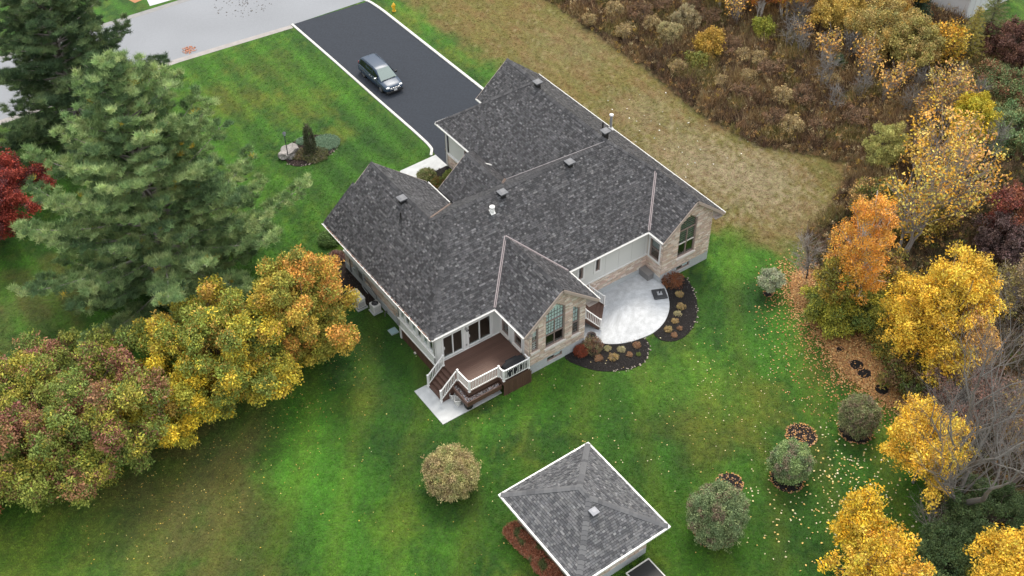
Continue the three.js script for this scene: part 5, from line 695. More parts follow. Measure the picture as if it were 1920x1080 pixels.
function globe(label, px, py, o) {
  const b = at(px, py), R = rng(o.seed), T = thing('round_shrub', label, 'shrub', [b.x, 0, b.z], 0, 'clipped round shrubs on the lawn'), P = [], I = [];
  for (let i = 0; i < 5; i++) { const a = R() * 6.28; tubeRaw(P, I, [V(Math.cos(a) * 0.08, -0.05, Math.sin(a) * 0.08), V(Math.cos(a) * 0.2, o.cy * 0.5, Math.sin(a) * 0.2), V(Math.cos(a) * o.r * 0.5, o.cy, Math.sin(a) * o.r * 0.5)], 0.05, 0.02, 6); } part('stem', rawGeo(P, I), BARK.brown, T);
  const it = []; for (let i = 0; i < o.n; i++) { const d = V(R() - 0.5, R() - 0.5, R() - 0.5).normalize(), bump = 1 + 0.13 * N3(d.x * 1.7 + o.seed, d.y * 1.7, d.z * 1.7) + 0.07 * N3(d.x * 5 + o.seed, d.y * 5, d.z * 5), k = Math.pow(R(), 0.25) * bump * (R() < 0.05 ? 1.06 + R() * 0.12 : 1), p = V(d.x * o.r * k, o.cy + d.y * o.ry * k, d.z * o.r * k); if (p.y < 0.08) continue; const q = clamp(0.5 + 0.5 * N3(d.x * 1.6 + 5 + o.seed, d.y * 1.6, d.z * 1.6) + (R() - 0.5) * 0.35, 0, 0.999), s = (o.s ?? 1) * (0.7 + R() * 0.6); it.push([p, randQ(R), V(s, s, s), vary(o.pal[Math.floor(q * o.pal.length)], R, 0.28, 0.08)]); }
  instanced('foliage', o.clump || CL.fine, leafMat, it, T); return T;
}
globe('large round shrub of pale tan leaves alone on the open lawn', 848, 915, { r: 1.62, ry: 1.5, cy: 1.55, n: 3600, seed: 41, clump: CL.mid, s: 0.62, pal: [C(0.25, 0.28, 0.09), C(0.5, 0.43, 0.19), C(0.37, 0.34, 0.13), C(0.42, 0.33, 0.16), C(0.28, 0.22, 0.11)] });
globe('large grey green round shrub with a bare brown crown by the shed', 1338, 1003, { r: 1.65, ry: 2.1, cy: 2.05, n: 4600, seed: 42, clump: CL.mid, s: 0.6, pal: [C(0.19, 0.25, 0.11), C(0.14, 0.2, 0.085), C(0.24, 0.3, 0.13), C(0.2, 0.15, 0.1)] });
globe('fresh green round shrub standing in a leaf edged ring', 1476, 893, { r: 1.2, ry: 1.3, cy: 1.4, n: 3600, seed: 43, clump: CL.mid, s: 0.6, pal: [C(0.2, 0.3, 0.1), C(0.28, 0.37, 0.14), C(0.16, 0.23, 0.1), C(0.24, 0.2, 0.13)] });
globe('loose olive round shrub with brown patches close to the fallen leaves', 1603, 808, { r: 1.2, ry: 1.4, cy: 1.5, n: 2800, seed: 44, clump: CL.mid, s: 0.6, pal: [C(0.18, 0.21, 0.085), C(0.25, 0.27, 0.11), C(0.21, 0.16, 0.1), C(0.15, 0.18, 0.07)] });
ring(1476, 898, 1.0, 'mulch ring under the fresh green round shrub'); ring(1604, 808, 1.05, 'mulch ring under the loose olive shrub'); ring(1502, 817, 0.95, 'bare mulch ring strewn with leaves behind the green shrub', 1.2); ring(1368, 907, 0.78, 'bare mulch ring behind the large grey green shrub', 0.8); ring(1336, 1000, 1.05, 'mulch ring under the large grey green shrub', 0.3);
ring(1606, 685, 0.5, 'first small mulch ring in the fallen leaves', 0.2); ring(1620, 700, 0.5, 'second small mulch ring in the fallen leaves', 0.2); ring(1653, 731, 0.48, 'lone small mulch ring in the fallen leaves', 0.2); ring(1575, 656, 0.3, 'smallest mulch ring in the fallen leaves', 0.5);
{ const T = tree('white_leaf_tree', 'small white leaved ornamental tree on the lawn by the wood edge', 'tree', at(1440, 550), { h: 2.0, r: 0.8, cy: 1.3, ry: 0.75, seed: 45, lobes: 18, pal: [C(0.3, 0.34, 0.2), C(0.42, 0.43, 0.3), C(0.2, 0.24, 0.13)], count: 1300, density: 1, lr: 0.34, clump: CL.tiny, ls: 1.5, tr: 0.04, bark: BARK.birch }); ring(1440, 551, 0.35, 'mulch ring under the small white leaved tree', 0.1); }
// low plants: many thin stems or leaves round a base
function lowPlant(name, label, p, o, group) {
  const R = rng(o.seed), T = thing(name, label, 'plant', [p.x ?? p[0], p.y ?? 0.03, p.z ?? p[1]], 0, group), P = [], I = [], it = [];
  for (let i = 0; i < (o.stems ?? 16); i++) { const a = R() * 6.28, k = Math.sqrt(R()); tubeRaw(P, I, [V(Math.cos(a) * 0.04, -0.02, Math.sin(a) * 0.04), V(Math.cos(a) * o.r * k * 0.6, o.h * 0.6, Math.sin(a) * o.r * k * 0.6), V(Math.cos(a) * o.r * k, o.h * (0.95 - 0.35 * k), Math.sin(a) * o.r * k)], 0.012, 0.004, 4); } part('stems', rawGeo(P, I), o.stemMat || BARK.twig, T);
  for (let i = 0; i < o.n; i++) { const a = R() * 6.28, k = Math.sqrt(R()), y = o.h * (1 - 0.55 * k * k) * (0.25 + 0.75 * R()), s = (o.s ?? 1) * (0.6 + R() * 0.7); it.push([V(Math.cos(a) * o.r * k, y, Math.sin(a) * o.r * k), randQ(R), V(s, s, s), vary(o.pal[Math.floor(R() * o.pal.length)], R, 0.3, 0.1)]); }
  instanced('foliage', o.clump || CL.tiny, leafMat, it, T); return T;
}
const straw = [C(0.5, 0.36, 0.16), C(0.4, 0.27, 0.12), C(0.34, 0.26, 0.1)], tawny = [C(0.28, 0.15, 0.08), C(0.34, 0.2, 0.11)], paleS = [C(0.5, 0.45, 0.26), C(0.42, 0.36, 0.2), C(0.36, 0.34, 0.16)];
lowPlant('bronze_shrub', 'bronze leaved shrub in the patio bed against the brick gable', [19.55, 1.75], { r: 0.8, h: 0.9, n: 240, seed: 51, s: 1.3, stems: 30, pal: [C(0.2, 0.075, 0.035), C(0.14, 0.06, 0.035), C(0.25, 0.09, 0.03)] });
lowPlant('rust_shrub', 'round rust red shrub under the window gable', [9.75, 3.42], { r: 0.46, h: 0.75, n: 520, seed: 52, pal: [C(0.27, 0.06, 0.025), C(0.2, 0.05, 0.025)] });
lowPlant('bronze_shrub', 'brown twiggy shrub next to the rust red one and the urn', [10.6, 3.5], { r: 0.78, h: 0.95, n: 330, seed: 53, s: 1.2, stems: 30, pal: [C(0.2, 0.11, 0.06), C(0.15, 0.075, 0.05), C(0.22, 0.2, 0.09)] });
[[19.1, 3.05, .45, straw, 'straw clump next to the umbrella stand in the outer patio bed'], [18.35, 4.07, .5, straw, 'widest straw clump in the outer patio bed'], [17.7, 4.48, .38, paleS, 'pale clump second from the widest straw one'], [17.02, 4.9, .36, straw, 'straw clump midway along the outer patio bed'], [16.1, 5.25, .42, straw, 'straw clump near the tip of the outer patio bed'], [16.8, 5.62, .24, tawny, 'small tawny tuft by the lawn edge of the outer bed'], [16.05, 5.92, .3, tawny, 'tawny clump at the tip of the outer patio bed'], [11.46, 4.2, .36, paleS, 'pale clump close to the patio edge in the inner bed'], [12.2, 4.82, .4, paleS, 'larger pale clump along the patio edge in the inner bed'], [13.3, 5.15, .4, tawny, 'tawny clump at the narrow end of the inner bed'], [10.38, 4.58, .42, tawny, 'tawny clump below the brown twiggy shrub'], [11.28, 5.1, .52, straw, 'widest straw clump in the inner patio bed'], [12.33, 5.52, .3, tawny, 'small tawny clump midway in the inner bed'], [12.85, 5.85, .2, [C(0.12, 0.16, 0.03)], 'tiny green tuft near the lawn edge of the inner bed']].forEach(([x, z, r, pal, l], i) => lowPlant('perennial_clump', l, [x, z], { r: r * 0.64, h: r * 0.55, n: Math.round(26 + r * 95), seed: 540 + i, pal, stems: 24, stemMat: BARK.twig }, 'cut back perennials in the patio beds'));
lowPlant('entrance_shrub', 'green shrub with straw tips beside the front walk', at(800, 333), { r: 0.75, h: 0.8, n: 620, seed: 56, s: 1.3, pal: [C(0.17, 0.2, 0.06), C(0.3, 0.27, 0.13), C(0.12, 0.16, 0.04)] });
lowPlant('entrance_shrub', 'round bronze topped shrub in the entrance bed', at(822, 352), { r: 0.62, h: 1.0, n: 800, seed: 57, s: 1.2, pal: [C(0.14, 0.13, 0.025), C(0.2, 0.1, 0.025), C(0.1, 0.14, 0.03)] });
lowPlant('entrance_shrub', 'upright lime green shrub in the entrance bed by the garage', at(845, 338), { r: 0.6, h: 1.0, n: 700, seed: 58, s: 1.2, pal: [C(0.17, 0.21, 0.04), C(0.23, 0.26, 0.06)] });
lowPlant('corner_shrub', 'bright green shrub under the front corner of the left wing', at(618, 452), { r: 0.85, h: 0.9, n: 800, seed: 59, s: 1.4, pal: [C(0.1, 0.19, 0.045), C(0.15, 0.25, 0.07)] });
lowPlant('barberry', 'dusky pink shrub by the electric meter', at(632, 487), { r: 0.6, h: 0.8, n: 320, seed: 60, s: 1.3, pal: [C(0.2, 0.09, 0.08), C(0.26, 0.16, 0.14)] });
{ // red hedge along the shed wall
  const R = rng(65), T = thing('low_hedge', 'long rust red and green hedge against the shed wall', 'hedge', [-2.55, 0, 15.3]), it = [], P = [], I = [];
  for (let i = 0; i < 40; i++) { const z = -2.9 + i * 0.15; tubeRaw(P, I, [V((R() - 0.5) * 0.2, -0.02, z), V((R() - 0.5) * 0.6, 0.6, z + (R() - 0.5) * 0.3)], 0.015, 0.005, 4); } part('stems', rawGeo(P, I), BARK.brown, T);
  for (let i = 0; i < 3600; i++) { const z = -3 + R() * 6, x = (R() - 0.5) * 1.1, y = 0.15 + Math.sqrt(Math.max(0.02, 1 - x * x * 2.6)) * (0.6 + 0.08 * N2(z, 1)) * Math.pow(R(), 0.4), s = 0.7 + R() * 0.6, g = N2(z * 0.9, x) > 0.35; it.push([V(x + 0.1 * N2(z * 0.7, 3), y, z), randQ(R), V(s, s, s), vary(g ? C(0.11, 0.13, 0.04) : R() < 0.6 ? C(0.3, 0.1, 0.05) : C(0.36, 0.17, 0.1), R, 0.3)]); } instanced('foliage', CL.tiny, leafMat, it, T);
}
{ // island bed: weeping conifer, ground cover, boulder, lamp
  const b = at(583, 288), R = rng(66), T = thing('weeping_conifer', 'narrow weeping dark green conifer in the island bed', 'tree', [b.x, 0, b.z]), P = [], I = [], it = [];
  tubeRaw(P, I, [V(0, -0.1, 0), V(0.05, 1, 0), V(-0.05, 2, 0.05), V(0.1, 2.8, 0)], 0.07, 0.03, 7); part('trunk', rawGeo(P, I), BARK.pine, T);
  const P2 = [], I2 = []; for (let i = 0; i < 90; i++) { const y = 2.8 * Math.pow(R(), 0.8), a = R() * 6.28, r = 0.25 + 0.32 * (1 - y / 3) + R() * 0.1 + (y < 0.7 ? 0.35 * (0.7 - y) : 0), c = V(Math.cos(a) * r * 0.8, y + 0.18, Math.sin(a) * r * 0.8), e = V(Math.cos(a) * r, Math.max(0.05, y - 0.75), Math.sin(a) * r); tubeRaw(P2, I2, [V(0, y, 0), c, e], 0.018, 0.005, 4); for (let k = 0; k < 34; k++) { const f = R(), p = c.clone().lerp(e, f).add(V((R() - 0.5) * 0.2, (R() - 0.5) * 0.12, (R() - 0.5) * 0.2)), s = 0.3 + R() * 0.25; it.push([p, randQ(R), V(s, s, s), vary([C(0.05, 0.075, 0.03), C(0.075, 0.1, 0.04), C(0.1, 0.1, 0.045)][Math.floor(R() * 3)], R, 0.3)]); } } part('limbs', rawGeo(P2, I2), BARK.brown, T, 'stuff'); instanced('crown', CL.larch, needleMat, it, T);
  const cov = (label, px, py, rx, rz, n, pal, h, name) => { const c = at(px, py), g = thing(name, label, 'ground cover', [c.x, 0.03, c.z]), its = []; for (let i = 0; i < n; i++) { const a = R() * 6.28, k = Math.sqrt(R()), s = 0.8 + R() * 0.5; its.push([V(Math.cos(a) * rx * k, h * (0.3 + R() * 0.7) * (1 - 0.4 * k), Math.sin(a) * rz * k), randQ(R), V(s, s * 0.7, s), vary(pal[Math.floor(R() * pal.length)], R, 0.22)]); } const base = new THREE.SphereGeometry(1, 18, 8, 0, 6.2832, 0, Math.PI / 2).scale(rx * 0.9, h * 0.55, rz * 0.9); part('mat', base, M(pal[0], 0.95), g); instanced('foliage', CL.tiny, leafMat, its, g); };
  cov('blue green mat of ground cover in the island bed', 611, 269, 1.2, 1.15, 1700, [C(0.15, 0.24, 0.15), C(0.2, 0.3, 0.19)], 0.22, 'ground_cover'); cov('second pale blue green mat behind the weeping conifer', 570, 265, 0.75, 0.5, 500, [C(0.15, 0.24, 0.15), C(0.2, 0.3, 0.19)], 0.18, 'ground_cover');
  lowPlant('heather', 'olive shrub at the foot of the weeping conifer', at(592, 293), { r: 1.1, h: 0.45, n: 520, seed: 67, pal: [C(0.12, 0.13, 0.05), C(0.16, 0.14, 0.06), C(0.1, 0.12, 0.04)], stems: 40 }); lowPlant('heather', 'olive and brown shrub between the boulder and conifer', at(562, 291), { r: 0.8, h: 0.45, n: 300, seed: 68, pal: [C(0.12, 0.13, 0.05), C(0.18, 0.13, 0.07)], stems: 30 });
  const r = at(538, 292), k = thing('boulder', 'pale grey boulder in the island bed', 'boulder', [r.x + 0.2, 0, r.z]), g = new THREE.IcosahedronGeometry(1, 4), q = g.attributes.position; for (let i = 0; i < q.count; i++) { const v = V(q.getX(i), q.getY(i), q.getZ(i)), f = 1 + 0.22 * N3(v.x * 1.1, v.y * 1.1 + 3, v.z * 1.1) + 0.07 * N3(v.x * 4, v.y * 4, v.z * 4); q.setXYZ(i, Math.sign(v.x) * Math.pow(Math.abs(v.x), 0.8) * 0.98 * f, 0.3 + clamp(v.y, -0.9, 0.5) * 0.62 * f, Math.sign(v.z) * Math.pow(Math.abs(v.z), 0.8) * 0.62 * f); } g.computeVertexNormals(); part('rock', g, M(C(0.46, 0.43, 0.41), 0.9, { map: grain(4, 26, 0.6, 1, 71), bumpMap: grain(8, 40, 0, 1, 72), bumpScale: 0.04 }), k); k.rotation.y = 0.5;
  const l = at(541.5, 300), L = thing('lamp_post', 'slim black lamp post in front of the boulder', 'lamp post', [l.x, 0, l.z]), mL = M(C(0.06, 0.065, 0.08), 0.5); part('pole', [cyl(0.05, 0.035, 2.45, 10), cyl(0.09, 0.06, 0.15, 10)], mL, L); part('lantern', [cyl(0.09, 0.13, 0.24, 6).translate(0, 2.5, 0)], M(C(0.42, 0.47, 0.55), 0.25), L); part('lantern_cap', cyl(0.18, 0.03, 0.12, 6).translate(0, 2.74, 0), mL, L); part('arm_ring', new THREE.TorusGeometry(0.08, 0.02, 6, 14).rotateX(Math.PI / 2).translate(0, 2.47, 0), mL, L);
}

// ---------------------------------------------------------------- the wood edge
const YEL = [C(0.54, 0.31, 0.025), C(0.64, 0.42, 0.035), C(0.6, 0.37, 0.03), C(0.66, 0.46, 0.05), C(0.55, 0.41, 0.045), C(0.64, 0.4, 0.04)], sparse = { clump: CL.sparse, ls: 0.95, twigs: 8 };
tree('birch_tree', 'white stemmed birch covered in orange leaves at the wood edge', 'tree', at(1578, 608), { h: 12.4, r: 2.2, cy: 7.0, ry: 4.9, taper: 0.5, seed: 81, lobes: 42, pal: [C(0.58, 0.24, 0.03), C(0.6, 0.29, 0.04), C(0.62, 0.34, 0.05), C(0.55, 0.25, 0.05)], count: 1500, density: 1, lr: 0.95, bark: BARK.birch, twigBark: BARK.birch, tr: 0.2, clump: CL.mid, ls: 0.85, twigs: 6 });
tree('birch_tree', 'slim white birch stem with few leaves beside the orange birch', 'tree', at(1549, 606), { h: 6.6, r: 1.3, cy: 4.2, ry: 2.0, seed: 82, lobes: 22, pal: [K.lime, K.ochre, K.olive], count: 650, density: 1, lr: 0.6, bark: BARK.birch, twigBark: BARK.birch, tr: 0.1 });
tree('bare_sapling', 'dark leafless sapling standing in front of the birches', 'tree', at(1512, 522), { h: 4.6, r: 1.2, cy: 2.8, ry: 1.7, seed: 83, lobes: 26, density: 0, pal: [], bark: BARK.dark, twigBark: BARK.twig, tr: 0.07, lr: 0.7, twigs: 9, lean: [-1.3, 0] });
tree('hazel_bush', 'yellow green bush growing round the birch stems', 'bush', at(1575, 600), { h: 3.0, r: 2.4, cy: 1.5, ry: 1.2, seed: 84, lobes: 28, pal: [K.lime, C(0.3, 0.28, 0.03), C(0.14, 0.17, 0.03), K.leaf], count: 3400, density: 1, lr: 0.9, stems: 4 });
[['bright golden maple behind the litter strip', 1700, 695, 8.6, 1.7, 1050], ['tall golden maple at the heart of the yellow clump', 1732, 690, 10.2, 1.8, 1200], ['golden maple with a lemon top next to the tall one', 1768, 668, 9.6, 1.7, 1000], ['small amber maple under the yellow clump', 1752, 735, 6.2, 1.5, 700], ['peach tinted maple next to the thin leafless tree', 1788, 728, 7.2, 1.4, 480], ['slim yellow maple between the orange birch and the yellow clump', 1675, 640, 6.4, 1.1, 450]].forEach(([l, x, y, h, r, n], i) => tree('maple_tree', l, 'tree', at(x, y), { h, r, cy: h * 0.56, ry: h * 0.42, seed: 860 + i, lobes: 26, wob: 0.5, fine: 2.6, fineR: 0.7, pal: i === 2 ? [C(0.6, 0.42, 0.06), ...YEL] : i === 4 ? [K.peach, C(0.55, 0.33, 0.08), C(0.5, 0.28, 0.05)] : YEL, count: n, density: 1, lr: 0.85, clump: CL.mid, ls: 1.05, bark: BARK.grey, stems: 2, spread: 0.1 }, 'golden maples of the wood edge'));
tree('maple_tree', 'low golden maple leaning over the lawn by the olive shrub', 'tree', at(1712, 905), { h: 6.8, r: 2.4, cy: 3.7, ry: 2.7, seed: 87, lobes: 30, wob: 0.5, fine: 2.6, fineR: 0.7, pal: YEL, count: 1200, density: 1, lr: 0.95, clump: CL.mid, bark: BARK.grey });
tree('maple_tree', 'lemon yellow maple sapling on the lawn edge past the green shrub', 'tree', at(1592, 1040), { h: 5.8, r: 1.25, cy: 3.2, ry: 2.5, seed: 88, lobes: 26, wob: 0.5, fine: 2.6, fineR: 0.75, taper: 0.4, pal: [K.lemon, K.yellow, C(0.55, 0.38, 0.05)], count: 900, density: 1, lr: 0.75, clump: CL.mid, bark: BARK.grey });
tree('maple_tree', 'broad yellow maple at the lawn edge below the lemon sapling', 'tree', at(1625, 1130), { h: 5.6, r: 2.1, cy: 3.2, ry: 2.2, seed: 89, lobes: 28, wob: 0.5, fine: 2.6, fineR: 0.75, pal: [K.yellow, K.lemon, K.gold, C(0.62, 0.42, 0.06)], count: 1150, density: 1, lr: 0.85, clump: CL.mid, bark: BARK.grey });
tree('maple_tree', 'yellow maple in the dark evergreen undergrowth', 'tree', at(1872, 1120), { h: 5.0, r: 1.9, cy: 3.2, ry: 1.7, seed: 90, lobes: 26, wob: 0.5, fine: 2.6, fineR: 0.75, pal: YEL, count: 1200, density: 1, lr: 0.8, clump: CL.mid, bark: BARK.grey });
function bareTree(name, label, category, base, o) { // limbs that fork again and again down to fine twigs
  const R = rng(o.seed), T = thing(name, label, category, [base.x, 0, base.z]), P = [], I = [], BP = [], BI = [];
  const grow = (p, d, L, r, depth) => {
    const pts = [p.clone()], q = p.clone(), dir = d.clone(), k = depth > 3 ? 4 : 3; for (let i = 0; i < k; i++) { dir.add(V((R() - 0.5) * 0.28, 0.07 + (R() - 0.5) * 0.12, (R() - 0.5) * 0.28)).normalize(); q.addScaledVector(dir, L / k); pts.push(q.clone()); }
    const r1 = r * 0.66; tubeRaw(depth >= o.depth - 1 ? P : BP, depth >= o.depth - 1 ? I : BI, pts, r, r1, depth > 3 ? 7 : depth > 1 ? 5 : 4); if (!depth) return;
    const n = 2 + (R() < 0.75 ? 1 : 0) + (depth < 3 && R() < 0.4 ? 1 : 0); for (let i = 0; i < n; i++) { const at_ = i === 0 ? q : pts[Math.max(1, Math.round(lerp(1, k, R())))], a = R() * 6.28, s = V(Math.cos(a), 0.15, Math.sin(a)), nd = dir.clone().multiplyScalar(i === 0 ? 1.5 : 0.85).addScaledVector(s, (o.open ?? 0.75) * (0.6 + R() * 0.7)).normalize(); grow(at_, nd, L * (0.62 + R() * 0.26), r1 * (i === 0 ? 0.92 : 0.68), depth - 1); }
  };
  for (let s = 0; s < o.stems; s++) { const a = s / o.stems * 6.28 + R(), k = o.splay * (0.4 + R() * 0.8); grow(V(Math.cos(a) * 0.16, -0.1, Math.sin(a) * 0.16), V(Math.cos(a) * k + (o.lean?.[0] ?? 0), 1, Math.sin(a) * k + (o.lean?.[1] ?? 0)).normalize(), o.L * (0.8 + R() * 0.4), o.tr * (0.7 + R() * 0.5), o.depth); }
  part('trunk', rawGeo(P, I), o.bark, T); part('branches', rawGeo(BP, BI), o.bark, T, 'stuff'); return T;
}
const barkA = M(C(0.17, 0.16, 0.15), 0.95), barkB = M(C(0.2, 0.17, 0.155), 0.95);
bareTree('bare_tree', 'large leafless grey tree with many upright limbs', 'tree', at(1782, 952), { stems: 5, depth: 6, L: 3.6, tr: 0.2, splay: 0.55, open: 0.66, seed: 91, bark: barkA, lean: [-0.1, -0.12] });
bareTree('bare_tree', 'second leafless grey tree deeper in the wood', 'tree', at(1872, 925), { stems: 4, depth: 6, L: 3.0, tr: 0.15, splay: 0.4, open: 0.7, seed: 92, bark: barkB });
bareTree('bare_tree', 'thin leafless tree behind the large grey one', 'tree', at(1830, 800), { stems: 3, depth: 5, L: 2.6, tr: 0.09, splay: 0.35, open: 0.7, seed: 94, bark: barkB });
bareTree('bare_shrub', 'pale tangled leafless shrub at the foot of the grey tree', 'shrub', at(1745, 988), { stems: 12, depth: 4, L: 0.75, tr: 0.03, splay: 1.4, open: 1.1, seed: 93, bark: M(C(0.3, 0.27, 0.25), 0.95) });
bareTree('bare_shrub', 'brown leafless shrub where the litter strip meets the olive shrub', 'shrub', at(1715, 765), { stems: 10, depth: 4, L: 0.8, tr: 0.025, splay: 0.9, open: 0.9, seed: 95, bark: M(C(0.2, 0.14, 0.12), 0.95) });
